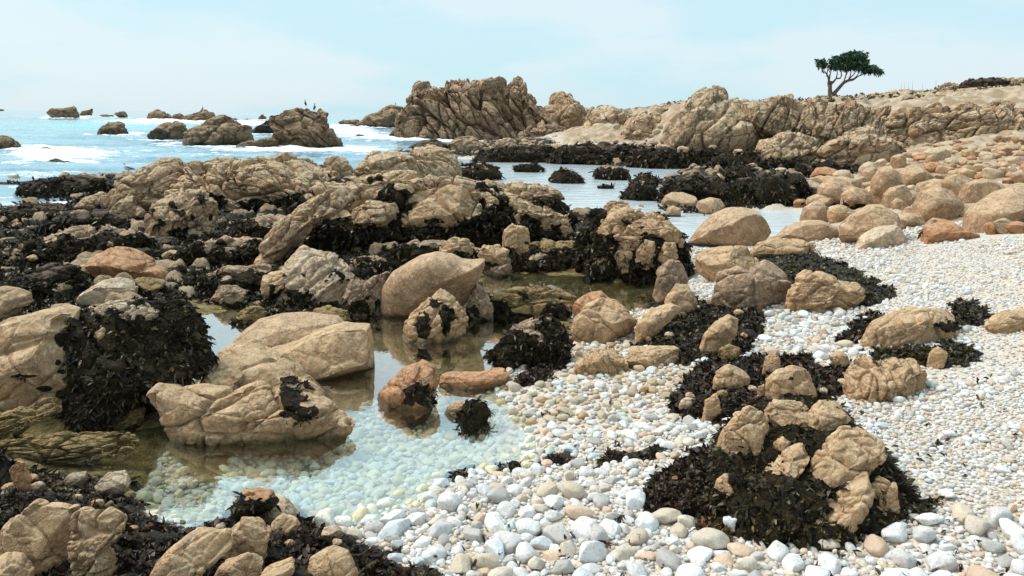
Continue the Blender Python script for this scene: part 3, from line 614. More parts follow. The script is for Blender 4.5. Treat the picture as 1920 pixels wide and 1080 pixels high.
rk('orange boulder on the ridge right of the tree', '1617,192 1622,180 1638,174 1656,176 1662,190 1640,196', Y=90, **{**CL, 'mat': 'orange', 'name': 'boulder', 'cat': 'boulder'})
rk('broken pale rocks on the skyline between tree and knoll', '1655,190 1665,172 1690,166 1720,170 1740,178 1745,190 1700,196', Y=88, **{**CL, 'mat': 'land'})
# beyond the lagoon
MD = dict(mat='grey', rough=.09, blk=.12, groove=.09, name='rock', cat='rock', cell=.8)
rk('humped grey rock pair beside the channel, left hump', '830,285 845,268 860,257 880,254 895,262 905,278 890,288 850,290', z=0, **MD)
rk('humped brown rock at the channel mouth, right of the hump pair', '925,285 930,268 945,259 958,258 968,268 975,282 950,288', z=0, **MD)
rk('low dark rock where surf enters the channel', '770,274 790,264 815,261 835,270 845,285 810,290 775,282', z=0, **{**MD, 'mat': 'black'})
rk('rounded rock standing in surf under the headland foot', '1030,268 1035,256 1045,253 1053,262 1052,272', z=0, **MD)
for i_, (s_, l_) in enumerate((('960,319 975,308 1000,306 1024,316 1000,323 970,323', 'flat dark rock alone in the lagoon, nearest the surf'), ('1028,336 1040,320 1060,316 1080,326 1092,332 1096,342 1050,344', 'weed-covered rock in the lagoon with a tan patch in front'),
    ('1106,331 1120,315 1140,309 1165,312 1184,331 1150,338', 'largest weed-draped rock in the middle of the lagoon'), ('1180,346 1195,330 1212,326 1240,340 1236,350 1200,352', 'weedy rock at the right side of the lagoon, behind its twin'),
    ('1163,368 1180,350 1200,340 1222,346 1236,362 1230,376 1180,376', 'weedy rock at the right side of the lagoon, in front of its twin'), ('862,318 880,306 905,304 925,312 940,328 900,338 870,334', 'black weedy rock at the near left bank of the lagoon'),
    ('1120,350 1135,346 1152,350 1140,354 1125,354', 'tiny weed patch barely breaking the lagoon surface'), ('863,311 872,306 888,308 884,313', 'tiny dark rock at the left end of the lagoon'))):
    rk(l_, s_, z=0, mat='grey', weed=.62, wh=1., rough=.14, blk=.14, cat='weedy rock', name='weedy_rock', pal='red' if i_ == 0 else 'black', fac=3)
rk('tan boulder with dark foot at the lagoon edge, leftmost of a trio', '1240,390 1248,368 1262,361 1285,361 1305,369 1312,386 1285,394 1250,395', z=0, mat='smooth', blk=.02, groove=.0, rough=.03, weed=.4, wh=.35, name='boulder', cat='boulder', fac=3)
rk('brown boulder right of the tan lagoon-edge boulder', '1302,396 1310,378 1335,371 1352,374 1361,388 1350,402 1315,402', z=0, mat='smooth', blk=.03, groove=.0, rough=.04, weed=.4, wh=.4, name='boulder', cat='boulder', fac=3)
rk('small round boulder standing in the lagoon edge water', '1246,403 1252,390 1264,386 1276,391 1276,404 1260,407', z=0, mat='smooth', blk=.0, rough=.03, name='boulder', cat='boulder', fac=2)
for s_, l_, z_ in (('1320,350 1335,330 1350,324 1360,333 1355,350 1335,356', 'tan rock poking out of the dark weed bank beyond the lagoon', .25), ('1255,372 1270,352 1300,345 1340,342 1380,350 1400,366 1360,380 1290,378', 'broad weed mound behind the lagoon-edge boulders', .05), ('1400,372 1410,345 1450,332 1480,345 1490,372 1450,384', 'weed mound left of the beach boulders', .15), ('1340,330 1370,315 1410,312 1440,325 1430,345 1370,348', 'black weed mound farther back on the weed bank', .2)):
    b_ = 'mound' in l_
    rk(l_, s_, z=z_, mat='black' if b_ else 'tan', weed=.75 if b_ else .2, wh=1.2 if b_ else .3, rough=.12, blk=.12, cat='weedy rock' if b_ else 'rock', name='weedy_rock' if b_ else 'rock')
# boulders at the right of the lagoon
BO = dict(mat='smooth', blk=.025, groove=.02, rough=.035, name='boulder', cat='boulder', fac=4, p=2.3, cell=1.5)
rk('big smooth tan boulder with sloping left side at the calm water', '1284,455 1310,430 1340,405 1370,392 1395,390 1420,395 1435,410 1445,435 1440,454 1400,464 1330,466', z=.03, **BO)
rk('low pale-tan boulder right of the big sloping boulder', '1444,456 1462,438 1480,425 1510,415 1545,413 1570,425 1577,447 1540,460 1480,462', z=.2, **BO)
rk('big rounded brown boulder beside the white pebbles', '1573,455 1578,425 1600,405 1640,385 1660,385 1680,400 1692,422 1670,446 1620,460', z=.35, **BO)
rk('flat cream slab in front of the big brown boulder', '1595,466 1620,443 1650,428 1680,424 1705,430 1705,450 1650,462', z=.45, **{**BO, 'mat': 'pale', 'fac': 7})
rk('peaked brown boulder at the right end of the calm water', '1498,412 1510,390 1530,378 1545,380 1560,397 1556,415 1525,420', z=.15, **BO)
rk('round tan boulder right of the peaked brown boulder', '1555,412 1562,393 1583,385 1602,395 1600,412 1578,420', z=.25, **BO)
rk('large tan boulder left of the pair at the right edge', '1706,412 1715,385 1735,360 1765,350 1790,358 1805,382 1798,412 1750,418', z=.5, **BO)
rk('huge tilted brown boulder at the right photo edge', '1806,428 1815,400 1850,380 1890,357 1920,350 1960,345 1960,425 1870,432', z=.65, **BO)
rk('rounded boulder resting behind the huge tilted boulder', '1796,405 1800,370 1815,345 1850,335 1880,345 1885,375 1850,408', z=.6, **{**BO, 'Y': 15.2})
rk('brown wedge rock with yellow lichen by the white beach', '1726,450 1735,430 1760,408 1785,412 1800,425 1830,438 1820,448 1770,455', z=.55, **{**BO, 'mat': 'orange', 'fac': 7})
rk('dark seaweed-hung rock left of the lichen wedge', '1728,448 1733,425 1752,410 1765,418 1755,445 1740,454', z=.52, **{**BO, 'mat': 'grey', 'weed': .5, 'wh': .6})
rk('tall upright tan boulder in the boulder beach', '1632,372 1636,340 1650,318 1672,313 1690,325 1695,350 1680,376 1650,382', z=.45, **BO)
rk('wide cracked boulder with dark underside in the boulder beach', '1680,350 1690,325 1712,311 1740,309 1752,325 1755,345 1720,356', z=.5, **{**BO, 'weed': .4, 'wh': .4})
rk('square-cut boulder low in the boulder beach', '1655,388 1660,365 1675,352 1700,347 1708,362 1705,385 1680,392', z=.45, **{**BO, 'p': 3.5})
rk('flat boulder behind the large tan boulder', '1712,362 1725,345 1760,336 1800,340 1815,350 1800,368 1745,372', z=.6, **BO)
rk('brown round boulder high on the boulder beach by the photo edge', '1890,272 1895,258 1908,254 1925,257 1935,270 1915,276', z=1.35, **BO)
for s_, l_, z_ in (('1478,350 1490,335 1505,330 1520,335 1530,350 1510,358', 'small brown boulder at the weed bank edge', .3), ('1510,385 1515,372 1540,362 1568,362 1572,378 1550,390', 'dark-footed boulder behind the calm water', .3), ('1590,350 1600,335 1620,330 1632,345 1625,358 1605,360', 'boulder with dark weed below, left of the upright boulder', .4), ('1575,392 1580,365 1600,350 1625,355 1635,375 1620,395', 'dark boulder left of the square-cut boulder', .38)):
    rk(l_, s_, z=z_, **{**BO, 'weed': .5, 'wh': .45})
# middle reef
RD = dict(mat='tanmid', rough=.09, blk=.11, groove=.10, name='rock_outcrop', cat='rock outcrop', cell=.9, lean=.5, T=.7, p=2.6)
rk('smooth-backed pale outcrop running down left of the folded ridge', '190,385 205,362 235,335 262,322 290,302 305,296 322,297 340,312 350,330 330,365 280,385 220,395', z=.05, **{**RD, 'strata': (30, 1.6)})
rk('long folded ridge of cracked tan rock behind the tide pools', '318,372 322,335 345,312 365,298 385,292 400,291 425,297 445,304 460,302 480,297 500,290 525,289 540,299 560,300 590,297 612,312 625,335 610,352 590,380 540,398 480,398 400,388', z=.15, **{**RD, 'strata': (-25, 1.7), 'lvl': 8, 'blk': .14, 'weed': .5, 'wh': .42, 'groove': .13, 'cell': .7})
rk('arched fold of rock at the right end of the ridge', '495,385 505,355 530,328 560,316 582,322 592,345 588,378 555,395 520,396', z=.1, **{**RD, 'strata': (35, 2.2), 'T': .6})
rk('fluted rock face spotted with black weed tufts', '268,440 275,405 300,375 330,357 370,362 398,383 410,412 395,437 355,448 300,450', z=.1, **{**RD, 'strata': (50, 2), 'weed': .4, 'wh': .35, 'spots': [(322, 383, 6, 6), (342, 400, 7, 7), (360, 407, 5, 5), (378, 375, 6, 9), (303, 417, 8, 7), (395, 408, 5, 6), (330, 395, 5, 5), (285, 395, 8, 5), (350, 430, 6, 4)]})
rk('low tan wedge rock left of the spotted face', '198,412 212,388 235,364 250,368 252,398 232,420', z=.1, **{**RD, 'weed': .3, 'wh': .3})
rk('flat pale ledge at the left end of the ridge', '140,388 160,370 185,362 205,372 200,392 160,398', z=.1, **{**RD, 'weed': .4, 'wh': .4})
rk('pale domed outcrop in the middle of the ridge line', '650,352 660,322 685,290 700,278 720,279 750,287 778,302 792,322 780,345 720,358', z=.1, **{**RD, 'strata': (-20, 1.4), 'blk': .08, 'groove': .12, 'cell': .9})
rk('domed outcrop layered like an onion beside the lagoon', '756,312 762,288 775,275 800,270 830,277 858,289 862,302 872,328 860,342 820,345 775,335', z=.1, **{**RD, 'strata': (-25, 2.2), 'weed': .35, 'wh': .3})
rk('rubbly saddle between the folded ridge and the pale dome', '590,352 598,318 612,295 630,290 650,300 662,320 655,350 620,368', z=.1, **{**RD, 'weed': .45, 'wh': .4})
rk('wide central outcrop of stacked tan slabs', '545,440 548,405 570,375 600,360 640,345 690,336 740,328 800,334 860,343 900,343 960,340 1000,334 1030,343 1060,358 1072,378 1080,410 1060,450 980,468 850,470 700,465 600,455', z=.12, **{**RD, 'lvl': 8, 'strata': (-8, 1.7), 'weed': .62, 'wh': .62, 'T': .4, 'lean': .6, 'blk': .12, 'cell': .6, 'wd': .8, 'host': 'central'})
rk('long pale slab slanting down toward the tide pools', '486,470 492,445 520,422 545,400 570,380 600,366 640,350 672,348 680,372 640,392 600,410 560,438 520,468', z=.15, **{**RD, 'Y': 12.6, 'strata': (35, 1.8), 'blk': .08, 'T': .5})
rk('big faceted face on the front of the central outcrop', '740,420 752,398 780,380 812,368 840,350 865,352 886,370 892,402 888,446 868,440 820,430 770,428', z=.15, **{**RD, 'on': 'central', 'blk': .06, 'fac': 9, 'cell': 1.4, 'spots': [(815, 415, 20, 6)], 'T': .45, 'strata': None, 'mat': 'tan'})
rk('pale slab capping the middle of the central outcrop', '700,372 730,350 790,342 850,350 850,368 800,380 740,392', z=.15, **{**RD, 'on': 'central', 'strata': (10, 2)})
rk('smooth pale ledge on top of the central outcrop at right', '900,372 915,352 960,342 1010,345 1050,358 1062,375 1020,388 950,386', z=.15, **{**RD, 'on': 'central', 'strata': (-20, 2)})
rk('lumpy block low on the central outcrop, left of the black hollow', '650,418 660,392 690,378 740,380 750,400 740,425 690,432', z=.1, **{**RD, 'on': 'central', 'weed': .3, 'wh': .35})
for s_, l_, Y_ in (('955,425 960,402 975,395 990,402 992,420 975,432', 'small tan knob in the black weed, leftmost of three on the outcrop', 12.), ('1003,430 1004,408 1018,400 1032,408 1030,432 1015,440', 'small tan knob in the black weed, middle of three on the outcrop', 12.), ('1045,450 1050,415 1062,405 1075,430 1080,460 1060,465', 'upright tan rib at the right end of the central outcrop', 11.8),
    ('938,455 945,430 960,418 985,425 1000,440 990,462 960,468', 'lobed tan rock half buried in weed below the knobs', 11.5), ('820,480 826,455 850,445 880,452 890,475 860,488', 'dark-streaked rock behind the hat-shaped boulder', 11.2), ('895,478 905,462 935,458 955,470 945,490 910,492', 'small rock right of the hat-shaped boulder tip', 11.)):
    rk(l_, s_, **{'on' if Y_ > 11.7 else 'Y': 'central' if Y_ > 11.7 else Y_}, **{**RD, 'weed': .35, 'wh': .4, 'name': 'rock', 'cat': 'rock', 'mat': 'tan', 'lean': .2})
rk('broad weedy outcrop right of the central one, above the rear pool', '1095,512 1100,470 1118,430 1135,402 1152,386 1178,384 1198,398 1218,404 1242,407 1262,420 1280,442 1293,464 1296,492 1270,518 1210,526 1140,524', z=.02, **{**RD, 'weed': .5, 'wh': .7, 'cell': .5, 'lvl': 8, 'blk': .14, 'mat': 'tan', 'host': 'weedy'})
rk('bare tan crown of the weedy outcrop above the rear pool', '1130,420 1140,400 1155,386 1178,385 1196,400 1200,420 1170,432', on='weedy', **{**RD, 'mat': 'tan', 'cell': 1})
for s_, l_ in (('1150,512 1152,478 1165,455 1178,452 1186,480 1182,515', 'upright tan block on the weedy outcrop, left of its neighbours'), ('1188,500 1192,468 1210,450 1228,452 1232,480 1225,508', 'middle upright block on the weedy outcrop'), ('1230,505 1234,470 1248,455 1266,458 1272,485 1262,512', 'right upright block on the weedy outcrop'), ('1108,500 1112,478 1128,470 1140,480 1138,506', 'leftmost low block on the weedy outcrop'), ('1220,450 1228,430 1250,420 1272,435 1280,455 1250,462', 'rounded tan shoulder high on the right of the weedy outcrop')):
    rk(l_, s_, on='weedy', **{**MD, 'mat': 'tan', 'weed': .2, 'wh': .25})
rk('pale jagged rock with dark hollows in the middle of the reef', '512,545 520,510 540,488 562,467 590,474 622,480 650,500 668,520 672,545 640,570 590,572 540,562', z=.08, **{**RD, 'mat': 'pale', 'weed': .45, 'wh': .45, 'strata': (40, 2), 'name': 'rock', 'cat': 'rock', 'lean': .3})
rk('cracked brown rock left of the hat-shaped boulder', '672,580 678,545 690,525 712,512 735,505 735,540 722,575 700,590', z=.02, **{**MD, 'weed': .4, 'wh': .4})
rk('rough ledge right of the hat-shaped boulder', '868,600 878,560 892,530 908,540 922,570 925,592 900,602', z=0, **{**MD, 'weed': .3, 'wh': .4})
rk('low rocky rim between front and rear pools', '900,590 915,560 960,545 1010,540 1060,545 1085,560 1075,585 1020,595 950,598', z=0, **{**RD, 'name': 'rock', 'cat': 'rock', 'mat': 'olive', 'weed': .4, 'wh': .6, 'lean': .3, 'T': .4})
rk('weed-topped rock at the back rim of the rear pool', '972,500 980,482 1000,472 1035,468 1058,480 1062,500 1020,508', z=.02, **{**RD, 'name': 'rock', 'cat': 'rock', 'weed': .5, 'wh': .6, 'mat': 'grey'})
rk('brown rock at the left rim of the rear pool', '905,512 908,490 922,478 945,476 962,488 960,510 930,518', z=.02, **{**MD, 'weed': .3, 'wh': .4})
# foreground left
BG = dict(mat='tan', rough=.05, blk=.05, groove=.05, name='boulder', cat='boulder', fac=6, cell=1.4, lean=.2)
rk('huge rounded boulder at the left edge beside hanging black seaweed', '-60,790 -60,640 0,604 60,588 110,578 150,578 172,590 168,612 180,650 178,695 150,728 90,764 40,786 0,800', z=.02, **{**BG, 'spots': [(112, 640, 10, 14), (125, 655, 9, 6), (108, 680, 6, 6), (115, 697, 9, 5), (45, 705, 30, 4), (80, 728, 14, 5), (165, 720, 14, 20)], 'groove': .08})
rk('weed-smothered block hanging with black seaweed', '150,790 128,640 140,596 170,580 210,568 250,561 300,566 335,572 370,600 388,650 397,680 352,705 300,728 272,770 225,800', z=.02, mat='black', weed=1., wh=1.5, rough=.16, blk=.14, groove=.05, cat='weedy rock', name='weedy_rock', T=.8, fac=3, lvl=7, wd=1.2, host='block')
rk('row of small pale knobs on top of the weed-smothered block', '172,590 182,575 210,566 240,565 275,572 296,585 298,600 262,602 215,592', on='block', **{**MD, 'mat': 'pale', 'cell': .6})
rk('tiny tan stone showing through the hanging seaweed', '175,638 178,622 192,614 206,622 204,636 188,642', on='block', **{**MD, 'mat': 'tan'})
rk('orange-brown cracked rock lying on the black reef at left', '150,515 152,495 165,478 185,475 208,464 235,468 280,490 285,500 305,505 324,524 285,532 210,532 160,528', z=.22, **{**BG, 'mat': 'orange', 'fac': 9, 'name': 'rock', 'cat': 'rock'})
rk('pale rock directly in front of the orange-brown rock', '145,570 155,548 190,527 220,523 246,528 250,548 225,560 190,566 170,576', z=.3, **{**BG, 'mat': 'pale', 'fac': 7, 'name': 'rock', 'cat': 'rock'})
rk('small block beside the pale rock below the orange-brown one', '220,556 225,540 240,535 257,538 256,556 238,560', z=.3, **{**BG, 'mat': 'pale', 'name': 'rock', 'cat': 'rock'})
rk('pale rock cut by the left edge above the huge boulder', '-30,605 -30,545 0,538 25,542 50,550 58,568 35,578 20,604', z=.3, **{**BG, 'name': 'rock', 'cat': 'rock', 'weed': .2, 'wh': .3})
rk('layered olive ledge under the huge left boulder', '-60,850 -60,790 0,775 60,755 112,742 108,780 60,800 10,830', z=.0, **{**RD, 'mat': 'olive', 'strata': (20, 3), 'name': 'rock', 'cat': 'rock', 'T': .4})
rk('flat olive shelf of rock at the pool edge, far left', '-60,872 -40,838 40,820 130,812 220,815 262,828 250,848 150,862 40,874', z=-.03, **{**RD, 'mat': 'olive', 'strata': (5, 3), 'name': 'rock', 'cat': 'rock', 'T': .35, 'wd': .5})
rk('row of low blocks half in water under the seaweed block', '125,800 135,770 160,758 200,762 250,755 270,770 262,800 200,812 150,812', z=-.02, **{**RD, 'mat': 'olive', 'name': 'rock', 'cat': 'rock', 'weed': .35, 'wh': .7, 'cell': .5, 'T': .4})
rk('long rounded boulder at the back of the pool-side trio', '428,668 435,645 450,625 480,603 520,595 580,594 630,599 645,611 640,640 600,665 520,675 460,672', z=0, **{**BG, 'mat': 'smooth', 'blk': .02, 'groove': 0, 'fac': 3})
rk('flat-topped block leaning on the long rounded boulder', '480,692 490,665 540,652 590,627 640,613 690,616 697,650 701,692 650,706 570,714 500,708', z=0, **{**BG, 'fac': 5, 'p': 3.2, 'blk': .025, 'groove': .03})
rk('tapering cracked boulder sloping right into the pool', '372,745 388,700 392,672 415,654 440,649 468,660 520,682 570,712 620,755 655,790 640,806 560,800 450,770', z=.0, **{**BG, 'Y': 6.35, 'blk': .06, 'fac': 6, 'spots': [(545, 713, 18, 9), (575, 725, 8, 6)]})
rk('low boulder with a weed patch in front of the sloping boulder', '273,736 285,726 370,729 425,738 470,721 500,728 560,748 620,762 668,792 645,818 590,838 520,842 400,835 330,810 298,772', z=-.02, **{**BG, 'mat': 'tan', 'blk': .07, 'groove': .09, 'cell': .9, 'fac': 6, 'spots': [(548, 745, 22, 26), (565, 775, 34, 14)], 'T': .55})
rk('small blocks wedged left of the sloping boulder', '365,745 372,715 395,700 430,695 455,705 450,735 410,748', Y=6.3, **{**MD, 'mat': 'tan'})
rk('big hat-shaped smooth boulder with pointed right tip', '706,600 712,560 716,538 735,510 765,490 790,476 820,469 850,474 868,483 890,484 912,481 911,495 898,528 884,556 860,585 800,600 740,606', z=-.03, **{**BG, 'mat': 'smooth', 'blk': 0, 'groove': 0, 'rough': .03, 'fac': 1, 'weed': .2, 'wh': .12, 'T': .7, 'lean': -.35, 'ext': 1.})
rk('pyramid rock with dark hollows standing in the pool', '742,625 760,598 785,572 822,542 845,556 862,572 882,606 868,630 835,648 780,650', z=-.03, **{**BG, 'mat': 'tan', 'fac': 5, 'p': 1.6, 'blk': .08, 'groove': .09, 'cell': .8, 'name': 'rock', 'cat': 'rock', 'spots': [(795, 612, 12, 26), (838, 590, 16, 16), (815, 570, 10, 8), (836, 612, 8, 16)], 'lean': .5})
rk('brown peaked rock with a black weed patch in the pool', '704,742 720,722 742,706 760,690 790,678 815,690 828,714 834,742 818,766 780,772 722,760', z=-.02, **{**BG, 'mat': 'orange', 'fac': 4, 'p': 1.7, 'blk': .07, 'groove': .06, 'name': 'rock', 'cat': 'rock', 'spots': [(785, 735, 26, 16), (800, 750, 16, 10), (768, 750, 10, 10)], 'lean': .4})
rk('long low log-shaped rock at the pool edge by the cobbles', '822,716 828,702 870,704 910,701 945,692 957,702 948,724 900,732 845,728', z=0, **{**BG, 'mat': 'orange', 'blk': .04, 'name': 'rock', 'cat': 'rock'})
rk('small pale rock beside the seaweed tuft in the pool', '830,778 838,764 856,755 874,756 885,770 870,784 848,785', z=-.02, **{**MD, 'mat': 'tan'})
rk('round clump of black seaweed at the pool corner', '862,782 868,762 885,752 905,757 917,775 908,792 885,800 868,795', z=-.02, mat='black', weed=1., wh=1.5, rough=.1, blk=.1, cat='weedy rock', name='weedy_rock', fac=2, wd=1.2)
for s_, l_, m_, z_ in (('640,560 645,535 665,520 690,528 700,555 690,585 660,590', 'tan block between the jagged rock and hat-shaped boulder', 'grey', .02), ('575,600 585,580 615,575 650,585 660,602 625,612', 'low brown rock behind the long rounded boulder', 'olive', .0), ('395,560 410,540 440,535 462,548 455,570 420,576', 'low dark rock by the small rear-left pool', 'grey', .06), ('440,600 452,580 480,575 500,585 492,603 460,608', 'olive rock at the back of the small left pool', 'olive', .0), ('940,640 960,610 1000,596 1042,598 1062,612 1068,650 1040,688 980,700 945,690 915,662', 'weed-draped rock at the right side of the front pool', 'black', .0)):
    rk(l_, s_, z=z_, **{**MD, 'mat': 'grey' if m_ == 'black' else m_, 'weed': .62 if m_ == 'black' else .35, 'wh': .95 if m_ == 'black' else .5, 'fac': 3 if m_ == 'black' else 6, 'T': .6, 'lvl': 7 if m_ == 'black' else None, 'name': 'weedy_rock' if m_ == 'black' else 'rock', 'cat': 'weedy rock' if m_ == 'black' else 'rock'})
# right of the pool
MR = dict(mat='tan', rough=.06, blk=.06, groove=.06, name='rock', cat='rock', fac=7, cell=1., T=.7)
def rr(items, **k):
    for it in items:
        d = dict(MR); d.update(k)
        if len(it) > 3: d.update(it[3])
        rk(it[0], it[1], z=it[2], **d)
rr((('domed cracked rock above the weed bank, left of the speckled rock', '1296,515 1305,480 1330,470 1370,463 1400,465 1418,482 1428,502 1400,520 1340,528', .35),
 ('large speckled grey rock in the middle of the right outcrop', '1330,570 1340,540 1350,515 1385,503 1410,510 1442,489 1462,497 1480,516 1482,545 1462,574 1400,582', .3, dict(mat='grey', blk=.04)),
 ('rounded split rock with a ledge, right of the speckled rock', '1470,585 1478,550 1500,520 1520,510 1550,515 1580,525 1615,530 1620,550 1600,568 1560,574 1520,590', .36, dict(strata=(10, 2), blk=.1, groove=.1)),
 ('small stone resting below the split rock ledge', '1565,552 1572,540 1600,535 1617,542 1615,560 1585,568', .40, dict(Y=9.2, blk=.02)),
 ('low flat rock behind the domed cracked rock', '1395,478 1425,457 1460,447 1500,449 1532,460 1530,478 1450,482', .42),
 ('brown block left of the domed cracked rock', '1222,552 1233,510 1255,490 1275,490 1292,510 1290,545 1262,565', .2, dict(mat='grey')),
 ('small rock wedged above the rear pool corner', '1240,590 1250,555 1270,533 1292,535 1306,560 1310,585 1275,592', .22),
 ('trapezoid granite block at the pool end of the outcrop', '1066,628 1075,600 1100,575 1130,561 1157,563 1182,586 1195,608 1190,630 1150,646 1110,642', .08, dict(blk=.03, fac=9)),
 ('brown rock peeping out behind the trapezoid block', '1072,600 1078,568 1100,552 1130,547 1150,565 1140,590', .1, dict(Y=9.6, mat='orange')),
 ('long slab rock behind the weed, right of the trapezoid block', '1188,632 1195,605 1225,582 1262,572 1284,580 1245,606 1215,632', .16, dict(fac=9)),
 ('cracked wedge slab beside the white cobbles', '1064,706 1075,685 1110,662 1150,649 1172,655 1178,694 1130,708', .08, dict(strata=(-60, 2), blk=.1, groove=.1)),
 ('low oblong block right of the cracked wedge slab', '1172,688 1180,655 1220,653 1272,653 1272,680 1225,692', .12, dict(p=3.5)),
 ('leaning pale rock set in black weed', '1306,662 1320,630 1345,605 1370,592 1387,600 1384,624 1352,650', .25, dict(mat='tan')),
 ('small mossy rock below the leaning pale rock', '1345,672 1350,655 1370,645 1392,655 1390,672 1365,680', .25, dict(mat='olive')),
 ('wide low tan slab on the white pebble beach', '1608,642 1640,608 1680,590 1720,578 1760,580 1805,584 1816,600 1800,618 1760,636 1690,646', .42, dict(fac=9, blk=.04, spots=[(1780, 612, 26, 10)])),
 ('tan rocks cut by the right photo edge', '1848,612 1860,600 1880,588 1940,580 1940,622 1870,626', .55),
 ('jagged crag of upright blocks beside the white beach', '1583,748 1588,710 1612,676 1640,672 1660,688 1700,678 1736,679 1745,715 1712,736 1680,750 1600,752', .38, dict(strata=(90, 1.8), blk=.12, groove=.14, cell=.7, p=3)),
 ('small block stack right of the crag top', '1738,686 1745,660 1762,650 1778,660 1776,684 1755,690', .48),
 ('tan split rock embedded in black weed', '1332,732 1345,700 1370,686 1402,700 1412,720 1375,734', .32),
 ('rounded tan rock with small dark pits, set in black weed', '1434,760 1440,715 1460,699 1490,689 1517,695 1527,720 1533,750 1490,768 1450,768', .32, dict(spots=[(1482, 710, 5, 4), (1480, 742, 12, 6)])),
 ('small tan rock at the left foot of the weed bank', '1316,785 1322,752 1345,738 1356,760 1352,785 1332,790', .22),
 ('short tan stump rock behind the rounded pitted rock', '1428,700 1436,672 1452,660 1468,664 1464,694 1445,702', .36),
 ('small tan stone left of the rounded pitted rock', '1418,745 1422,725 1434,720 1440,732 1436,748', .33)))
# weed mound at lower right
rk('large mound smothered in trailing dark seaweed on the beach', '1302,980 1329,926 1355,866 1374,831 1412,815 1454,801 1521,803 1588,803 1640,822 1678,862 1713,904 1751,942 1768,968 1692,989 1597,1002 1483,999 1388,991', z=.2, mat='black', weed=1., wh=1.5, rough=.16, blk=.16, groove=.06, fac=3, cat='weedy rock', name='weedy_rock', pal='olive', T=.75, lvl=8, p=2.1, lean=.75, wd=1.3, host='mound')
EX = dict(mat='tan', name='rock', cat='rock', rough=.08, blk=.09, groove=.08, cell=1., weed=.4, wh=.34, fac=4, T=.75, z=.2, lean=.5)
for it in (('curved tan rock with a dark hollow on the mound, upper left', '1352,850 1360,815 1385,787 1410,775 1437,788 1438,835 1420,862 1395,884 1370,870', 4.72, dict(spots=[(1386, 860, 8, 14)])),
 ('pale tan cap at the very top of the mound', '1433,802 1440,775 1460,759 1500,759 1525,768 1512,792 1470,808', 4.95, {}),
 ('ridge-shaped tan rock at the top right of the mound', '1503,804 1515,785 1545,761 1572,760 1590,785 1562,794 1530,814', 4.95, {}),
 ('big bulging tan rock in the middle of the mound', '1523,902 1530,870 1560,842 1595,820 1622,819 1654,838 1648,852 1622,872 1592,892 1545,892', 4.5, {}),
 ('long tan rock low on the mound, nearest the camera', '1506,1008 1514,965 1550,940 1590,915 1626,900 1632,920 1606,962 1572,992 1560,1010', 4.12, {}),
 ('upright craggy tan rock at the mound foot, right side', '1633,925 1655,903 1682,914 1682,945 1694,967 1670,988 1655,977 1638,948', 4.15, {}),
 ('narrow tan rock slanting across the mound centre', '1415,915 1440,885 1480,860 1510,844 1517,858 1482,892 1440,920', 4.5, {}),
 ('small round stone near the mound top left', '1448,850 1455,830 1470,822 1482,830 1478,848 1460,855', 4.6, {}),
 ('flat sliver of tan rock above the long low one on the mound', '1575,912 1590,898 1612,887 1628,886 1622,900 1598,912', 4.4, {}),
 ('low tan stone at the left skirt of the mound', '1338,925 1345,905 1362,897 1392,898 1380,912 1350,930', 4.4, {})):
    q_ = np.array(P_(it[1])); q_ = q_.mean(0)+(q_-q_.mean(0))*1.13; rk(it[0], ' '.join(f'{a:.0f},{b:.0f}' for a, b in q_), on='mound', emb=.12, **{**EX, **it[3]})
# bottom left
BL = dict(mat='tan', name='boulder', cat='boulder', rough=.05, blk=.05, groove=.05, cell=1.1, fac=5, T=.7)
rr((('large cracked boulder in the bottom-left corner group', '-15,1050 -5,1010 10,985 40,955 60,944 100,952 140,956 140,1000 135,1060 80,1085 20,1075', .2, dict(blk=.04)),
 ('cracked boulder joined to the right of the corner boulder', '130,1060 132,975 140,956 180,960 202,955 232,975 230,1000 205,1030 215,1080 170,1095', .2, dict(blk=.12, groove=.12, cell=.7)),
 ('round boulder cut by the bottom-left corner', '-30,1110 -20,1055 0,1043 30,1045 60,1070 66,1110', .22, {}),
 ('broad tan boulder sloping at the bottom edge', '260,1120 300,1050 330,1020 360,1003 425,1005 432,1030 390,1060 350,1110', .15, {}),
 ('round boulder leaning on the broad sloping one', '415,1045 425,1000 445,975 482,974 508,995 500,1035 470,1056 435,1052', .15, {}),
 ('pale smooth rock capping the weed by the pool', '462,970 480,948 502,935 530,937 560,965 545,980 490,986', .22, dict(mat='pale')),
 ('low tan boulder at the bottom edge, third from left', '385,1110 415,1058 460,1043 492,1055 488,1110', .12, {}),
 ('flat slab slanting up from the bottom edge', '455,1115 500,1066 552,1050 552,1072 525,1115', .1, {}),
 ('stubby boulder at the bottom edge before the white cobbles', '560,1110 580,1050 620,1032 652,1040 672,1080 672,1110', .1, {}),
 ('small pale rock on the weed at the pool corner', '180,912 198,890 230,886 244,906 232,925 215,930 195,920', .16, dict(mat='pale')),
 ('tiny pale dome in the weed left of the pool corner', '112,908 130,890 158,887 165,902 140,915', .15, dict(mat='pale')),
 ('narrow orange stone standing in the weed at left', '18,880 30,864 42,868 58,900 55,922 35,915', .15, dict(mat='orange')),
 ('brown curly weed-topped rock at the pool bank', '430,990 438,950 455,925 480,920 510,925 520,945 480,960 455,995', .12, dict(mat='orange', weed=.6, wh=.9)),
 ('small tan stone at the right end of the dark weed', '596,1012 606,992 630,988 646,998 640,1014', .1, dict(mat='pale')),
 ('tiny pale chip in the weed before the pool', '400,1000 405,985 418,980 424,990 418,1002', .12, dict(mat='pale'))))

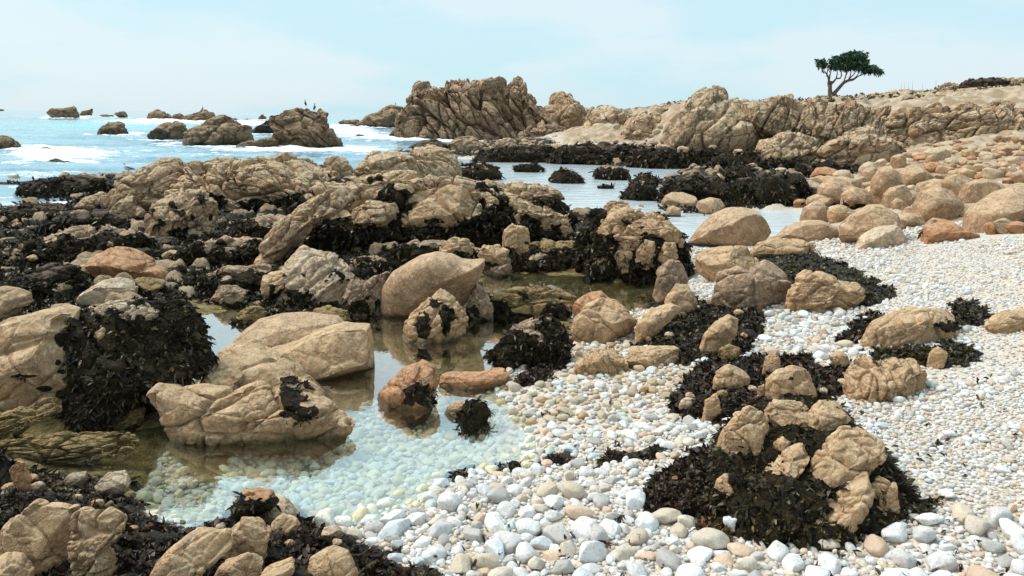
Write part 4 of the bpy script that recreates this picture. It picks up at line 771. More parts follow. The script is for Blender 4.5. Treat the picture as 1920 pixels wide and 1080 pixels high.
WL = dict(mat='grey', rough=.12, blk=.14, groove=.10, name='weedy_ledge', cat='weedy ledge', cell=.7, lean=.5, T=.6, p=2.6, weed=.6, wh=.8, fac=4)
for s_, l_, k_ in (('-30,488 0,462 60,440 150,430 240,438 300,458 270,478 100,490', 'low dark weedy ledge at the far left of the reef, behind the orange-brown rock', {}), ('300,488 350,462 420,446 480,448 505,468 450,486 350,494', 'dark ledge in the reef between the orange-brown rock and long slab', {}),
    ('330,542 380,512 440,500 500,505 520,522 480,540 390,550', 'weedy ledge left of the jagged pale rock', {}), ('-30,562 20,520 80,500 140,506 150,530 100,552 20,566', 'black ledge at the left edge above the cream rock', dict(mat='black')), ('690,500 730,468 800,452 880,456 905,476 860,498 760,506', 'dark rubbly ledge behind the hat-shaped boulder', {}),
    ('920,498 960,466 1030,452 1090,462 1100,490 1020,504', 'dark ledge under the central outcrop at its right foot', dict(mat='olive')), ('60,432 110,402 190,396 240,410 262,432 180,444 90,444', 'weed-black ledge left of the tuft-spotted face', dict(mat='black')), ('395,470 430,425 500,402 550,415 560,445 500,470', 'dark-streaked ledge between the spotted face and long slab', {}),
    ('30,350 70,335 130,328 180,334 210,352 150,370 60,366', 'black weedy ledge at the sea edge, left', dict(mat='black')), ('610,520 640,490 700,480 730,500 700,530 640,540', 'dark ledge between jagged pale rock and the hat-shaped boulder', {}), ('1080,505 1085,440 1110,395 1135,400 1150,440 1140,500', 'black weed-hung flank joining the two central outcrops', dict(mat='black', weed=.8)),
    ('0,398 40,382 110,384 140,400 100,416 20,416', 'reddish-black weed ledge by the small surf inlet at left', dict(mat='black'))):
    d_ = dict(WL); d_.update(k_); rk(l_, s_, z=.12, **d_)
WB = dict(WL, mat='black', weed=.62, wh=.9, T=.7, rough=.16, cell=.6)
for s_, l_ in (('880,302 900,284 960,276 1030,278 1060,292 1000,304', 'low weedy bank beyond the lagoon, left end'), ('1020,300 1050,278 1130,270 1200,276 1215,296 1120,308', 'low weedy bank beyond the lagoon, second from left'), ('1170,308 1190,284 1260,276 1340,284 1360,304 1280,316', 'low weedy bank beyond the lagoon, centre'),
    ('1320,316 1340,296 1420,288 1500,298 1520,314 1440,324', 'low weedy bank beyond the lagoon, below the lower cliff slab'), ('1480,330 1500,308 1560,304 1630,312 1640,332 1570,340', 'low weedy bank beyond the lagoon, right end'), ('1225,382 1240,355 1290,332 1350,330 1380,350 1340,380', 'ragged weed bank right of the lagoon twins'), ('1370,372 1390,340 1440,325 1500,332 1520,360 1450,384', 'ragged weed bank reaching the boulder beach')):
    rk(l_, s_, z=.02, **WB)
# ================================================================== the sea
sth = np.radians(np.r_[-120, -90, -70, -52, np.linspace(-42, 42, 900), 52, 70, 90]); sr = np.r_[np.exp(np.linspace(np.log(14.5), np.log(900), 820)), 1200, 1800, 3000, 6000, 15000, 50000]
sx, sy, sq = polar(sr, sth)
spx, spy, _ = proj(np.stack([sx, sy, np.zeros_like(sx)], -1)); sR = np.hypot(sx, sy)
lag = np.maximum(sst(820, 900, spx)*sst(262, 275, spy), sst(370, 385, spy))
foam = np.full(len(sx), .11)*sst(205, 260, spy)
teal = np.zeros(len(sx))
for (a, b, ra, rb, s_) in ((300, 229, 150, 7, .75), (470, 232, 60, 6, .6), (110, 291, 85, 10, .95), (650, 243, 70, 11, .6), (690, 256, 60, 9, .45), (60, 215, 50, 3, .2), (130, 219, 60, 4, .7),
        (240, 300, 300, 14, .2), (960, 266, 90, 6, .8), (1010, 262, 30, 5, .7), (60, 366, 90, 12, .45), (700, 285, 60, 10, .4), (380, 283, 200, 12, .25), (240, 256, 60, 6, .35), (490, 258, 40, 8, .3), (600, 283, 90, 6, .4),(80,330,140,7,.45),(130,385,60,8,.5)):
    foam += s_*np.exp(-(((spx-a)/ra)**2+((spy-b)/rb)**2))
for (a, b, ra, rb, s_) in ((150, 236, 160, 8, .9), (350, 238, 160, 7, .6), (60, 255, 120, 12, .4), (640, 228, 60, 6, .7)):
    teal += s_*np.exp(-(((spx-a)/ra)**2+((spy-b)/rb)**2))
for r_ in ROCKS:
    if r_['name'] in ('sea_rock', 'headland'):
        d_ = np.sqrt(((sx-r_['x'])/(r_['hw']+1.1))**2+((sy-r_['y']+.4)/(r_['T']+1.6))**2); foam += .45*np.exp(-((d_-.95)/.28)**2)
sp = np.stack([sx, sy, np.zeros_like(sx)], -1)
amp = (1-.93*lag)*sst(14, 30, sR)
sz = amp*(.22*fbm(sp*np.array([.12, .35, 1]), 4, 21)+.10*fbm(sp*np.array([.8, 1.9, 1]), 4, 22, ridged=True)+np.clip(foam-.35, 0, 1)*.35*np.clip(sR/60, .4, 3)*(.6+.4*fbm(sp*1.2, 3, 31)))*sst(2500, 600, sR)
w = mesh_obj('sea', np.stack([sx, sy, sz-.0], -1), sq, sea_mat(), dict(foam=np.clip(foam*(1-.6*lag*(spx > 840)*(spy > 275)), 0, 1.1), teal=np.clip(teal, 0, 1), calm=lag, far=sst(60, 400, sR)), origin=(0, 0, 0))
tag(w, 'pale blue sea with small waves and white surf', kind='structure', cat='sea')
# ================================================================== scattered things
LM = [(95, 690, 'the huge left boulder'), (260, 670, 'the seaweed-hung block'), (235, 500, 'the orange-brown cracked rock'), (560, 630, 'the pool-side boulder trio'), (470, 770, 'the weed-patched low boulder'), (810, 530, 'the hat-shaped boulder'),
 (815, 600, 'the pyramid rock'), (770, 725, 'the brown peaked pool rock'), (890, 712, 'the log-shaped rock'), (890, 775, 'the round seaweed clump'), (1130, 605, 'the trapezoid block'), (1200, 670, 'the cracked wedge slab'), (1480, 730, 'the pitted round rock'),
 (1370, 710, 'the tan split rock'), (1665, 710, 'the jagged crag'), (1710, 610, 'the wide tan slab'), (1550, 890, 'the big seaweed mound'), (1400, 540, 'the speckled grey rock'), (1545, 550, 'the split ledge rock'), (1200, 450, 'the weedy outcrop'),
 (820, 410, 'the central outcrop'), (460, 340, 'the folded ridge'), (340, 405, 'the tuft-spotted face'), (590, 510, 'the jagged pale rock'), (1370, 430, 'the sloping tan boulder'), (1635, 420, 'the big brown boulder'), (1755, 385, 'the large tan boulder'), (1880, 390, 'the huge tilted boulder'),
 (1660, 345, 'the upright tan boulder'), (1600, 275, 'the fluted cliff foot'), (1450, 280, 'the lower cliff slab'), (1820, 240, 'the right-hand cliff'), (1780, 435, 'the lichen wedge rock'), (100, 1010, 'the bottom-left boulder'), (450, 1010, 'the round leaning boulder'), (610, 1060, 'the stubby bottom boulder'),
 (1340, 990, 'the olive seaweed clump'), (1225, 900, 'the trailing seaweed left of the mound'), (1040, 870, 'the seaweed strand line'), (700, 950, 'the pool shore'), (1000, 1070, 'the bottom edge'), (1850, 1060, 'the bottom-right corner'), (1900, 800, 'the right edge'), (1500, 620, 'the white cobble pocket'), (1560, 184, 'the cypress')]
def where(px, py, used=None):
    b = min(LM, key=lambda l: ((l[0]-px)/1.)**2+((l[1]-py)*1.6)**2); dx, dy = px-b[0], (py-b[1])*1.5
    if b[2] in ('the bottom edge', 'the right edge', 'the pool shore', 'the white cobble pocket', 'the bottom-right corner'):
        return ('at ' if 'corner' in b[2] or 'edge' in b[2] else 'by ')+b[2]+(' to the left' if dx < -60 else ' to the right' if dx > 60 else '')
    d = math.degrees(math.atan2(-dy, dx)) % 360; far = 'far ' if math.hypot(dx, dy) > 130 else ''
    k = int((d+22.5)//45) % 8
    if len(b[2].split()) > 3: far = ''
    return [far+'right of ', 'behind and right of ', far+'behind ', 'behind and left of ', far+'left of ', 'in front and left of ', far+'in front of ', 'in front and right of '][k]+b[2]
def hidden(px, py, Y):
    for r in ROCKS:
        if abs(px-r['px']) < r['w']/2 and Y > r['y'] and in_poly(np.array([px]), np.array([py]), r['poly'])[0]: return True
    return False
def blobpoly(cx, yb, w, h, R):
    n = 11; a = np.linspace(0, 2*np.pi, n, endpoint=False)+R.uniform(0, .5); sk = R.uniform(-.18, .18)
    r = R.uniform(.86, 1.08, n); x = np.cos(a)*r; y = np.sin(a)*r
    return list(zip(cx+w/2*(x+sk*y), yb-h/2+h/2*-y))
SIZEW = ['small', 'mid-sized', 'large']
R_ = np.random.default_rng(11)
def scatter_rocks(region, n, wr, hr, sep, mats, noun, grp, kw, tries=30, perspective=(300, 450), avoid=True):
    reg = np.array(region); out = []; mine = []
    c = np.stack([R_.uniform(reg[:, 0].min(), reg[:, 0].max(), n*tries), R_.uniform(reg[:, 1].min(), reg[:, 1].max(), n*tries)], -1)
    c = c[in_poly(c[:, 0], c[:, 1], region)]
    for px, py in c:
        if len(mine) >= n: break
        t = np.clip((py-perspective[0])/(perspective[1]-perspective[0]), 0, 1); w = (wr[0]+(wr[1]-wr[0])*t)*R_.choice([.6, .8, 1., 1.45], p=[.3, .3, .25, .15]); h = w*R_.uniform(*hr)
        if any(abs(px-a)*1. < sep*(w+b)/2 and abs(py-d) < sep*.6*(h+e)/1.6 for a, d, b, e in mine): continue
        if avoid and any(abs(px-r['px']) < r['w']*.42 and (min(q[1] for q in r['poly'])+4 < py < max(q[1] for q in r['poly'])-1) for r in ROCKS0): continue
        mine.append((px, py, w, h))
    mine.sort(key=lambda m: m[1])
    for px, py, w, h in mine:
        p, K = hit([px], [py]); p = p[0]
        if p[2] < -.12: continue
        mt = mats[R_.integers(len(mats))]; tone = {'smooth': 'tan', 'tan': 'tan speckled', 'orange': 'rusty orange', 'pale': 'pale', 'grey': 'grey-brown', 'olive': 'olive', 'black': 'dark weedy', 'land': 'pale', 'tanmid': 'tan', 'cliff': 'tan'}[mt]
        sw = SIZEW[0 if w < wr[0]*.9 else 1 if w < wr[1]*.95 else 2]
        k = dict(kw); k['mat'] = mt
        if h/w > .85: shp = 'upright '
        elif h/w < .55: shp = 'low '
        else: shp = ''
        make_rock(noun.split()[-1], f'{sw} {shp}{tone} {noun} {where(px, py)}', blobpoly(px, py, w, h, R_), z=float(p[2])-.02, group=grp, cat=noun.split()[-1], seed=int(R_.integers(9999)), **k)
ROCKS0 = list(ROCKS)
BK = dict(blk=.03, groove=.02, rough=.04, fac=4, p=2.3, cell=1.5)
scatter_rocks([(1490, 345), (1560, 318), (1660, 305), (1760, 292), (1850, 275), (1960, 255), (1960, 440), (1830, 440), (1700, 430), (1570, 428), (1500, 395)], 150, (22, 58), (.5, .85), .52, ['smooth', 'smooth', 'grey', 'orange', 'tan', 'pale', 'smooth', 'tan'], 'boulder', 'boulders of the right-hand boulder beach', BK, perspective=(270, 420))
scatter_rocks([(1690, 300), (1760, 272), (1850, 262), (1960, 240), (1960, 300), (1800, 305), (1690, 315)], 60, (15, 34), (.45, .8), .6, ['smooth', 'grey', 'tan', 'pale', 'smooth', 'orange'], 'boulder', 'boulders of the right-hand boulder beach', BK, perspective=(255, 300), avoid=False)
RK = dict(blk=.10, groove=.10, rough=.07, fac=6, cell=.9, weed=.45, wh=.5)
scatter_rocks([(0, 420), (180, 395), (420, 400), (540, 440), (700, 465), (900, 470), (1090, 470), (1090, 500), (900, 500), (700, 500), (660, 545), (540, 560), (400, 560), (330, 540), (250, 560), (0, 560)], 44, (26, 50), (.4, .75), 1.15, ['tan', 'tan', 'grey', 'olive', 'black'], 'reef rock', 'rocks lying on the weedy reef', RK, perspective=(400, 560))
scatter_rocks([(820, 283), (900, 270), (1100, 264), (1250, 268), (1420, 290), (1600, 305), (1620, 340), (1500, 350), (1400, 325), (1250, 308), (1000, 300), (860, 298)], 90, (14, 26), (.45, .8), .7, ['tan', 'grey', 'tan', 'pale'], 'shore rock', 'rocks on the weed bank beyond the lagoon', dict(RK, wh=.4, weed=.4), perspective=(270, 320), avoid=False)
scatter_rocks([(1150, 262), (1100, 240), (1180, 215), (1300, 196), (1240, 262)], 26, (12, 18), (.5, .8), .8, ['land', 'cliff'], 'slope rock', 'pale rocks on the far beach left of the cliff', dict(BK, rough=.08), perspective=(210, 260), avoid=False)
scatter_rocks([(1420, 192), (1560, 188), (1700, 180), (1760, 178), (1900, 165), (1930, 190), (1700, 198), (1450, 196)], 75, (9, 20), (.35, .8), .7, ['land', 'cliff', 'land', 'grey'], 'slope rock', 'broken rocks on the slope under the skyline', dict(BK, rough=.08), perspective=(180, 200), avoid=False)
scatter_rocks([(1060, 620), (1300, 560), (1440, 590), (1420, 660), (1590, 690), (1600, 740), (1330, 780), (1260, 770), (1200, 650)], 16, (22, 34), (.5, .9), 1., ['tan', 'pale', 'olive'], 'stone', 'stones caught in the seaweed right of the pool', dict(BK, rough=.07, blk=.06, groove=.05), perspective=(560, 780))
scatter_rocks([(0, 900), (240, 900), (270, 960), (420, 1000), (560, 990), (700, 1040), (500, 1070), (0, 1070)], 14, (26, 40), (.5, .8), 1., ['tan', 'pale', 'tan'], 'stone', 'stones caught in the seaweed at bottom left', dict(BK, rough=.07, blk=.06, groove=.05), perspective=(860, 1080))
# ------------------------------------------------------------------ seaweed mats lying on the ground
def mat_weed(name, label, poly, n, L, pal, thr=.5, reef=False, **kw):
    poly = np.asarray(poly, float); n0 = n
    # even spread over the ground, not over the picture: accept by distance squared
    px = R_.uniform(poly[:, 0].min(), poly[:, 0].max(), n*6); py = R_.uniform(poly[:, 1].min(), poly[:, 1].max(), n*6)
    k = in_poly(px, py, poly.tolist()); px, py = px[k], py[k]; p, K = hit(px, py, 5)
    m = np.maximum(K[:, 6], K[:, 0]*(K[:, 7] < .35)*(fbm(p*1.3, 3, 99) > -.4) if reef else 0) > thr
    m &= p[:, 2] > -.08
    p = p[m]; wt = (p[:, 1]**(2.0 if not reef else .8)); wt /= wt.sum(); idx = R_.choice(len(p), min(n0, len(p)), replace=False, p=wt); p = p[idx]
    p[:, 2] = gfast(p[:, 0], p[:, 1])[0]
    e = .02; zx = gfast(p[:, 0]+e, p[:, 1])[0]; N = np.stack([-(zx-p[:, 2])/e, np.zeros(len(p)), np.ones(len(p))], -1); N += R_.normal(size=N.shape)*.35; N /= np.linalg.norm(N, axis=1, keepdims=True)
    w = Weed(); w.add(p+N*.004, N, L*(.7+.3*p[:, 1]/p[:, 1].min())*R_.uniform(.7, 1.2, len(p)), pal, flat=.35, **kw)
    w.make(name, label=label, cat='seaweed', kind='stuff')
ML = ['black seaweed bank around the pitted round rock', 'dark seaweed bank in front of the speckled rock', 'dark seaweed apron sloping to the white beach', 'seaweed patch at the right end of the wide slab', 'dark seaweed patch behind the jagged crag', 'seaweed strip left of the wide slab',
      'black-red seaweed bank across the bottom left', 'black seaweed spilling left of the big mound', 'thin strand line of dark seaweed on cobbles', 'olive seaweed clump in front of the mound', 'seaweed beside the pool between rock and cobbles', 'seaweed under the outcrop blocks by the rear pool']
MN = [14000, 10000, 8000, 1500, 3600, 2600, 27000, 10000, 3000, 2600, 3000, 2000]; MPAL = ['red', 'black', 'olive', 'black', 'olive', 'black', 'red', 'red', 'red', 'ochre', 'red', 'black']; MLN = [.045, .045, .05, .045, .045, .05, .034, .038, .03, .035, .04, .045]
for P, l, n, pl_, L in zip(MATS, ML, MN, MPAL, MLN): mat_weed('seaweed', l, P, n, L, pl_)
REEF = [(-40, 415), (140, 385), (300, 430), (480, 400), (560, 440), (700, 470), (900, 475), (1090, 470), (1100, 520), (900, 520), (700, 600), (600, 600), (430, 600), (380, 640), (330, 560), (0, 620), (-40, 620)]
mat_weed('seaweed', 'black and brown seaweed carpeting the reef behind the pools', REEF, 110000, .055, 'black', .4, True)
mat_weed('seaweed', 'dark seaweed on the low rocks at the sea edge, left', [(-60, 345), (60, 325), (190, 325), (260, 340), (200, 400), (60, 420), (-60, 420)], 8000, .10, 'red', .4, True)
mat_weed('seaweed', 'dark seaweed flat stretching beyond the lagoon', [(800, 280), (900, 268), (1250, 266), (1420, 295), (1620, 308), (1620, 345), (1500, 400), (1230, 395), (1260, 350), (1400, 320), (1200, 305), (860, 300)], 26000, .12, 'black', .35, True)
# ------------------------------------------------------------------ pebbles
PC = [((.70, .69, .68), .34), ((.79, .79, .79), .14), ((.66, .58, .48), .15), ((.48, .46, .44), .13), ((.64, .46, .33), .07), ((.66, .70, .72), .07), ((.54, .63, .59), .02), ((.62, .52, .40), .065)]
pcol = np.array([c for c, _ in PC]); pw_ = np.array([w for _, w in PC]); pw_ /= pw_.sum()
SCRAP = 1
TONE = ['whitish', 'bright white', 'cream', 'grey', 'orange-tan', 'bluish white', 'green-grey', 'light brown']
grid = {}; peb = []
def throw(rmin, rmax, n, reg, cond, ov=.86):
    px = R_.uniform(reg[0], reg[1], n); py_ = R_.uniform(reg[2], reg[3], n)
    Z, K = gfast(px, py_); qx, qy, _ = proj(np.stack([px, py_, Z], -1))
    ok = (qx > -200) & (qx < 2450) & (qy < 1160) & (K[:, 6] < .35) & (K[:, 0] < .5) & (K[:, 2] < .5) & (K[:, 1] < .55) & cond(qx, qy, Z)
    rad = rmin*(rmax/rmin)**R_.random(n)
    for i in np.nonzero(ok)[0]:
        x, y, r = px[i], py_[i], rad[i]; cx, cy = int(x/.18), int(y/.18); bad = False
        for a in (-1, 0, 1):
            for b in (-1, 0, 1):
                for (u, v, s) in grid.get((cx+a, cy+b), ()):
                    if (u-x)**2+(v-y)**2 < (ov*(s+r))**2: bad = True; break
                if bad: break
            if bad: break
        if bad: continue
        grid.setdefault((cx, cy), []).append((x, y, r)); peb.append((x, y, Z[i], r, K[i, 5]))
near = lambda qx, qy, Z: (qy > 915+.05*abs(qx-900)) & (Z > -.04)
mid = lambda qx, qy, Z: (qx < 1420) & (Z > -.2)
allb = lambda qx, qy, Z: Z > -.2
beach = lambda qx, qy, Z: Z > -.03
def sparse(qx, qy, Z):
    n = vnoise(np.stack([qx/90, qy/26, qx*0], -1), 5)+.6*vnoise(np.stack([qx/35, qy/12, qx*0], -1), 6); b = (qx-1500)/2+(qy-520) > 60
    return (Z > -.2) & (~b | (n > .15) | (qy > 960) | (qx < 1560))
throw(.062, .09, 420, (-2, 4, 3.2, 4.9), near)
throw(.05, .07, 200, (2, 5, 7, 9.5), lambda qx, qy, Z: (qx > 1430) & (qx < 1640) & (qy > 575) & (qy < 690), .8)
throw(.045, .065, 900, (-3, 5, 3.2, 6.), near)
throw(.04, .062, 900, (-3, 4, 4, 9), mid)
throw(.035, .05, 1500, (-3.5, 10, 3.2, 14), sparse)
throw(.03, .048, 5000, (-4, 4, 3.2, 9.5), mid, .8)
throw(.026, .042, 9000, (-4, 12, 3.2, 15), sparse, .8)
throw(.018, .03, 30000, (-3, 8, 3.2, 9.), sparse, .8)
throw(.012, .02, 24000, (1.5, 8, 4, 12.), beach, .9)
throw(.011, .018, 38000, (-2, 5.5, 3.2, 6.), beach, .78)
throw(.02, .03, 16000, (3, 11, 7, 16), sparse, .8)
peb = np.array(peb); print('pebbles', len(peb))
nP_ = len(peb); pz = peb[:, 2]+peb[:, 3]*R_.uniform(.15, .5, nP_)
ci = R_.choice(len(PC), nP_, p=pw_); pc = pcol[ci]*R_.uniform(.86, 1.08, (nP_, 1)); pc = np.clip(pc*1.05, 0, .84)
sub = (peb[:, 2] < .0); tint = np.array([(.82, .77, .42), (.78, .78, .62), (.82, .80, .70), (.70, .77, .78), (.74, .66, .36)])[R_.integers(0, 5, nP_)]
pc = np.where(sub[:, None], pc*.4+tint*.6, pc)
brown = (peb[:, 1] > 6.2) & (peb[:, 0] < 2.2) & (R_.random(nP_) < .45); pc = np.where(brown[:, None], pc*np.array([.8, .66, .48]), pc)
sc3 = np.stack([peb[:, 3]*R_.uniform(1., 1.35, nP_), peb[:, 3]*R_.uniform(.75, 1., nP_), peb[:, 3]*R_.uniform(.5, .82, nP_)], -1)
rotz = R_.uniform(0, 2*np.pi, nP_); tl = R_.normal(size=nP_)*.25
def peb_geo(i, V0, seed):
    c, s = math.cos(rotz[i]), math.sin(rotz[i]); ct, st_ = math.cos(tl[i]), math.sin(tl[i])
    V = V0*sc3[i]; V = np.stack([V[:, 0]*ct-V[:, 2]*st_, V[:, 1], V[:, 0]*st_+V[:, 2]*ct], -1)
    return np.stack([V[:, 0]*c-V[:, 1]*s, V[:, 0]*s+V[:, 1]*c, V[:, 2]], -1)
def proto(l, k):
    V0, T0 = ico(l); o = R_.uniform(0, 30, 3); n = fbm(V0*.9+o, 2, k); V = V0*(1+.28*n)[:, None]
    hc = R_.choice([.86, .72, .6]); 
    for _ in range(6 if hc < .8 else 3):
        nv = R_.normal(size=3); nv /= np.linalg.norm(nv); e = V@nv-hc; V = V-np.where(e > 0, e*.8, 0)[:, None]*nv
    return V, T0
pr4 = [proto(4, k) for k in range(16)]; pr3 = [proto(3, k) for k in range(10)]; pr2 = [proto(2, k) for k in range(10)]
qx, qy, qw = proj(np.stack([peb[:, 0], peb[:, 1], pz], -1)); apx = peb[:, 3]/qw*F*2
order = np.argsort(-apx); solo = []
for i in order:
    if len(solo) >= 290: break
    if not (4 < qx[i] < 1916 and qy[i] < 1085): continue
    if peb[i, 2] < -.02: continue
    if hidden(qx[i], qy[i], peb[i, 1]): continue
    solo.append(i)
ss = set(int(i) for i in solo)
for n_, i in enumerate(solo):
    V0, T0 = pr4[n_ % 16]; V = peb_geo(i, V0, i)+np.array([peb[i, 0], peb[i, 1], pz[i]])
    a = sc3[i]; shp = 'flat ' if a[2]/a[0] < .46 else 'long ' if a[0]/a[1] > 1.5 else 'round ' if a[0]/a[1] < 1.16 else ''
    sz_ = 'large' if apx[i] > 62 else 'mid-sized' if apx[i] > 44 else 'small'
    o = mesh_obj('cobble', V, T0, MPEB, dict(Col=np.tile(pc[i], (len(V), 1))))
    lb_ = f'{sz_} {shp}{TONE[ci[i]]} cobble {where(qx[i], qy[i])}'
    if len(lb_.split()) > 16: lb_ = lb_.replace('far ', '').replace('mid-sized ', '')
    tag(o, ' '.join(lb_.split()[:16]), 'cobble', 'loose cobbles on the white beach')
Vs, Fs, Cs, off = [], [], [], 0
rest = [i for i in range(nP_) if i not in ss]
for i in rest:
    pr = pr3 if apx[i] > 16 else pr2
    V0, T0 = pr[i % 10]; V = peb_geo(i, V0, i)+np.array([peb[i, 0], peb[i, 1], pz[i]])
    Vs.append(V); Fs.append(T0+off); Cs.append(np.tile(pc[i], (len(V), 1))); off += len(V)
o = mesh_obj('pebbles', np.concatenate(Vs), np.concatenate(Fs), MPEB, dict(Col=np.concatenate(Cs)))
tag(o, 'countless small white and cream pebbles covering the beach and pool bed', 'pebbles', kind='stuff')
sx_ = R_.uniform(150, 1920, 2600); sy_ = 640+460*R_.random(2600)**.8; p_, K_ = hit(sx_, sy_); kk = (K_[:, 0] < .4) & (p_[:, 2] > .0) & (p_[:, 1] < 12) & (vnoise(p_*1.6, 44) > -.1); p_ = p_[kk]
w = Weed(); w.add(p_+np.array([0, 0, .035])+R_.normal(size=p_.shape)*.012, np.tile([0, 0, 1.], (len(p_), 1)), np.full(len(p_), .03), 'red', flat=.8); w.make('seaweed_scraps', label='small dark scraps of dry seaweed strewn over the pebbles', cat='seaweed scraps', kind='stuff')
# ------------------------------------------------------------------ wind-bent tree on the ridge
TY = 100.
def tp(px, py, dy=0.): return atY(px, py, TY)+np.array([0, dy, 0])
troot = bpy.data.objects.new('cypress_tree', None); COL.objects.link(troot); troot.location = tp(1560, 186).tolist()
tag(troot, 'lone wind-bent cypress with flat green crown on the ridge skyline', 'tree')
SK = ['1558,188 1557,176 1556,168 1557,160 1559,152', '1559,182 1565,174 1573,165 1582,155 1590,151 1600,149', '1556,168 1555,158 1558,148 1563,138 1568,130', '1557,160 1553,150 1550,142 1543,134 1536,131', '1558,158 1564,152 1568,147 1575,147 1578,142 1576,130 1575,120',
      '1582,154 1585,146 1590,136 1592,122', '1590,151 1593,143 1594,132 1596,124', '1592,148 1598,140 1601,132 1606,126', '1598,150 1608,142 1614,132 1616,126', '1600,150 1612,142 1625,138 1632,136', '1550,143 1547,132 1548,124', '1555,150 1560,136 1555,126', '1568,147 1569,136 1564,128', '1545,137 1538,134 1534,137', '1543,134 1536,126 1532,121', '1575,132 1582,126', '1585,146 1583,135 1578,128']
ch = []
for k_, s_ in enumerate(SK):
    q = P_(s_); n = len(q); dy0 = (0 if k_ < 2 else R_.uniform(-1.6, 1.6))
    w0 = .34 if k_ == 0 else .25 if k_ == 1 else .14 if k_ < 5 else .075; w1 = .14 if k_ < 2 else .035
    P3 = [tp(a, b, dy0*j/(n-1)) for j, (a, b) in enumerate(q)]
    ch.append((P3, np.linspace(w0, w1, n)))
V, Fq = tubes(ch, 8); mesh_obj('trunk', V, Fq, plain('cypress_bark', (.16, .11, .085), .9, .4, 3), parent=troot)
CR = [(1547, 119, 12, 6), (1559, 115, 12, 5), (1573, 110, 15, 6), (1588, 105, 16, 6), (1603, 100, 16, 5), (1617, 101, 13, 4), (1606, 108, 18, 5), (1590, 116, 26, 8), (1608, 118, 20, 7), (1620, 125, 16, 6), (1630, 131, 14, 5), (1640, 136, 10, 3), (1570, 122, 18, 7), (1540, 114, 6, 4), (1625, 113, 10, 3), (1634, 125, 10, 3), (1598, 126, 18, 5), (1618, 133, 14, 4)]
Pt, Nn = [], []
for (a, b, ra, rb) in CR:
    k_ = int(ra*rb*9); u = R_.normal(size=(k_, 3)); u /= np.linalg.norm(u, axis=1, keepdims=True); u *= R_.uniform(.45, 1.08, (k_, 1))
    c0 = tp(a, b, R_.uniform(-1, 1)); s_ = TY/F; ex = np.stack([u[:, 0]*ra*s_*.95, u[:, 1]*min(2.2, ra*s_*1.6), u[:, 2]*rb*s_*.75], -1)
    keep = fbm((c0+ex)*1.1, 3, 12) > -.14; Pt.append((c0+ex)[keep]); Nn.append((u*np.array([1, 1, 1.2])+np.array([.7, 0, .1]))[keep])
Pt = np.concatenate(Pt); Nn = np.concatenate(Nn); Nn /= np.linalg.norm(Nn, axis=1, keepdims=True)
PAL['green'] = [(.02, .07, .035), (.028, .09, .04), (.015, .05, .038), (.04, .095, .035), (.055, .07, .03)]
w = Weed(); w.add(Pt, Nn, np.full(len(Pt), .27), 'green', flat=.2, accent=0); w.make('crown', parent=troot)
PAL['scrub'] = [(.08, .07, .03), (.12, .10, .04), (.06, .06, .025), (.16, .12, .06)]
w = Weed(); a_ = R_.uniform(1240, 1920, 30000); yy_ = R_.uniform(60, 112, 30000); xx_ = (a_-960)/F*yy_; p_ = np.stack([xx_, yy_, gfast(xx_, yy_)[0]], -1); kk = (p_[:, 1] > 58) & (p_[:, 1] < 140) & (fbm(p_*.16, 3, 55) > -.12); p_ = p_[kk][:15000]
w.add(p_, np.tile([0, 0, 1.], (len(p_), 1)), np.full(len(p_), .34), 'scrub', flat=.3, accent=0); w.make('scrub', label='low olive-brown scrub on the headland slope around the tree', cat='scrub', kind='stuff')
fc = bpy.data.objects.new('fence', None); COL.objects.link(fc); fb = atY(1725, 170, 108); fc.location = fb.tolist(); tag(fc, 'faint row of thin poles on the skyline right of the tree', 'fence')
MF = plain('weathered_fence_wood', (.5, .5, .52), .9)
for px_, t_, b_ in ((1690, 151, 176), (1696, 152, 174), (1703, 153, 174), (1711, 150, 172), (1730, 154, 172), (1755, 147, 170)):
    V, Fq = tubes([([atY(px_, b_, 108), atY(px_, t_, 108)], [.02, .015])], 6); mesh_obj('post', V, Fq, MF, parent=fc)
# ------------------------------------------------------------------ birds
def skin(path, rad, sides=14, sub=3):
    P = np.array(path, float); t = np.arange(len(P)); tt = np.linspace(0, len(P)-1, (len(P)-1)*4+1)
    def cr_(a):
        out = []
        for x in tt:
            i = min(int(x), len(P)-2); f = x-i; g0 = a[max(i-1, 0)]; g1 = a[i]; g2 = a[i+1]; g3 = a[min(i+2, len(P)-1)]
            out.append(.5*((2*g1)+(-g0+g2)*f+(2*g0-5*g1+4*g2-g3)*f*f+(-g0+3*g1-3*g2+g3)*f**3))
        return np.array(out)
    return tubes([(cr_(P), np.maximum(cr_(np.array(rad, float)), .003))], sides)
MBLK = plain('black_plumage', (.018, .018, .022), .6); MWHT = plain('white_plumage', (.78, .78, .78), .7); MGRY = plain('slate_wing', (.12, .13, .15), .7); MYEL = plain('yellow_bill', (.65, .42, .06), .5); MPNK = plain('pink_leg', (.5, .3, .27), .6)
def bird_empty(name, label, loc, cat):
    o = bpy.data.objects.new(name, None); COL.objects.link(o); o.location = list(loc); tag(o, label, cat); return o
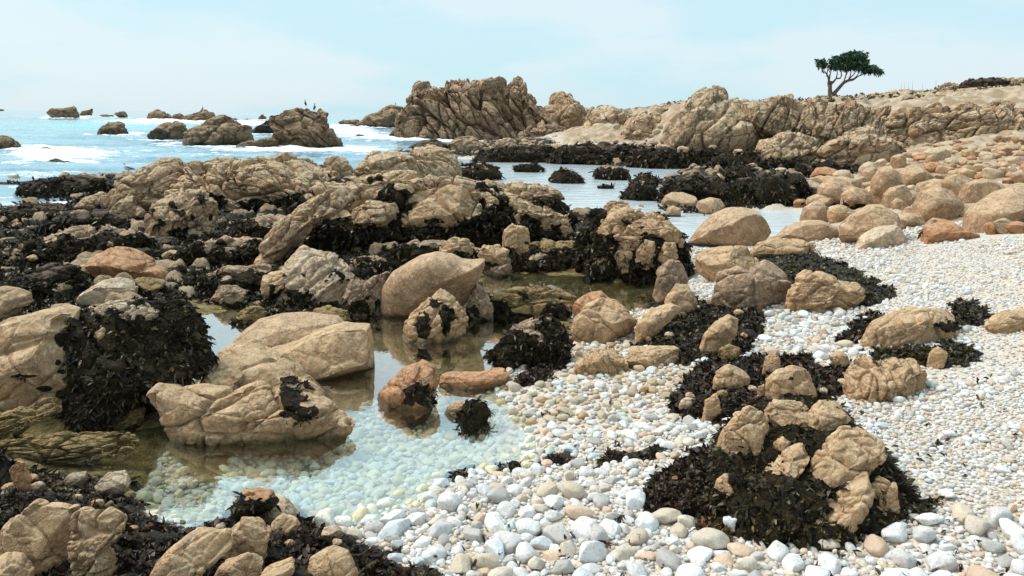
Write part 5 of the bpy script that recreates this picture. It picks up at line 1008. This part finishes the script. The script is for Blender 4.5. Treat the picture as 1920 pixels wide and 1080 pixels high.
def cormorant(px, pb, Y, hpx, face, label):
    b = atY(px, pb, Y); s = hpx*Y/F/.78; o = bird_empty('cormorant', label, b, 'cormorant')
    def q(L): return [b+s*np.array([face*x, y, z]) for x, y, z in L]
    V, Fq = skin(q([(-.17, 0, .06), (-.10, 0, .14), (-.03, 0, .24), (.02, 0, .36), (.03, 0, .47), (.0, 0, .56), (.0, 0, .66), (.03, 0, .72), (.07, 0, .73)]), [.012*s, .07*s, .115*s, .12*s, .085*s, .04*s, .033*s, .042*s, .02*s]); mesh_obj('body', V, Fq, MBLK, parent=o)
    V, Fq = skin(q([(.06, 0, .735), (.13, 0, .74), (.18, 0, .725)]), [.016*s, .010*s, .004*s], 6); mesh_obj('bill', V, Fq, MYEL, parent=o)
    for sd_ in (-1, 1):
        V, Fq = skin(q([(.05, .1*sd_, .42), (0, .125*sd_, .32), (-.08, .09*sd_, .2), (-.15, .03*sd_, .10)]), [.02*s, .035*s, .03*s, .008*s], 8); mesh_obj('wing', V, Fq, MBLK, parent=o)
        V, Fq = tubes([(q([(-.02, .05*sd_, .18), (.0, .05*sd_, .02), (.08, .06*sd_, -.01)]), [.02*s, .014*s, .012*s])], 6); mesh_obj('leg', V, Fq, MBLK, parent=o)
SY = 57.5
cormorant(573, 199, SY, 12, -1, 'black cormorant standing tallest on the sea stack summit, left one')
cormorant(590, 207, SY, 13, 1, 'black cormorant standing lower at the right edge of the stack top')
cormorant(380, 206, 150, 7, 1, 'tiny bird perched on the far rock chain peak')
cormorant(742, 197, 115, 5, -1, 'tiny dark bird on top of the far brown islet')
gY = 23.; gb = atY(240, 324, gY); gs = 20*gY/F/.42; go = bird_empty('seagull', 'white gull with grey wings standing by the sea edge at left', gb, 'gull')
def gq_(L): return [gb+gs*np.array(v) for v in L]
V, Fq = skin(gq_([(.24, 0, .13), (.16, 0, .16), (.05, 0, .19), (-.05, 0, .22), (-.10, 0, .28), (-.12, 0, .34), (-.11, 0, .39), (-.14, 0, .41), (-.17, 0, .40)]), [.01, .045, .08, .085, .065, .042, .04, .042, .018]); 
V, Fq = skin(gq_([(.24, 0, .13), (.16, 0, .16), (.05, 0, .19), (-.05, 0, .22), (-.10, 0, .28), (-.12, 0, .34), (-.12, 0, .38), (-.15, 0, .39)]), np.array([.01, .045, .085, .09, .065, .042, .045, .02])*gs); mesh_obj('body', V, Fq, MWHT, parent=go)
V, Fq = skin(gq_([(-.16, 0, .385), (-.20, 0, .38), (-.215, 0, .365)]), np.array([.014, .011, .004])*gs, 6); mesh_obj('bill', V, Fq, MYEL, parent=go)
for sd_ in (-1, 1):
    V, Fq = skin(gq_([(-.05, .07*sd_, .25), (.05, .085*sd_, .23), (.16, .05*sd_, .18), (.30, .01*sd_, .13)]), np.array([.008, .028, .03, .006])*gs, 8); mesh_obj('wing', V, Fq, MGRY, parent=go)
    V, Fq = tubes([(gq_([(.02, .03*sd_, .13), (.02, .03*sd_, .0), (-.03, .03*sd_, -.01)]), np.array([.011, .008, .01])*gs)], 6); mesh_obj('leg', V, Fq, MPNK, parent=go)
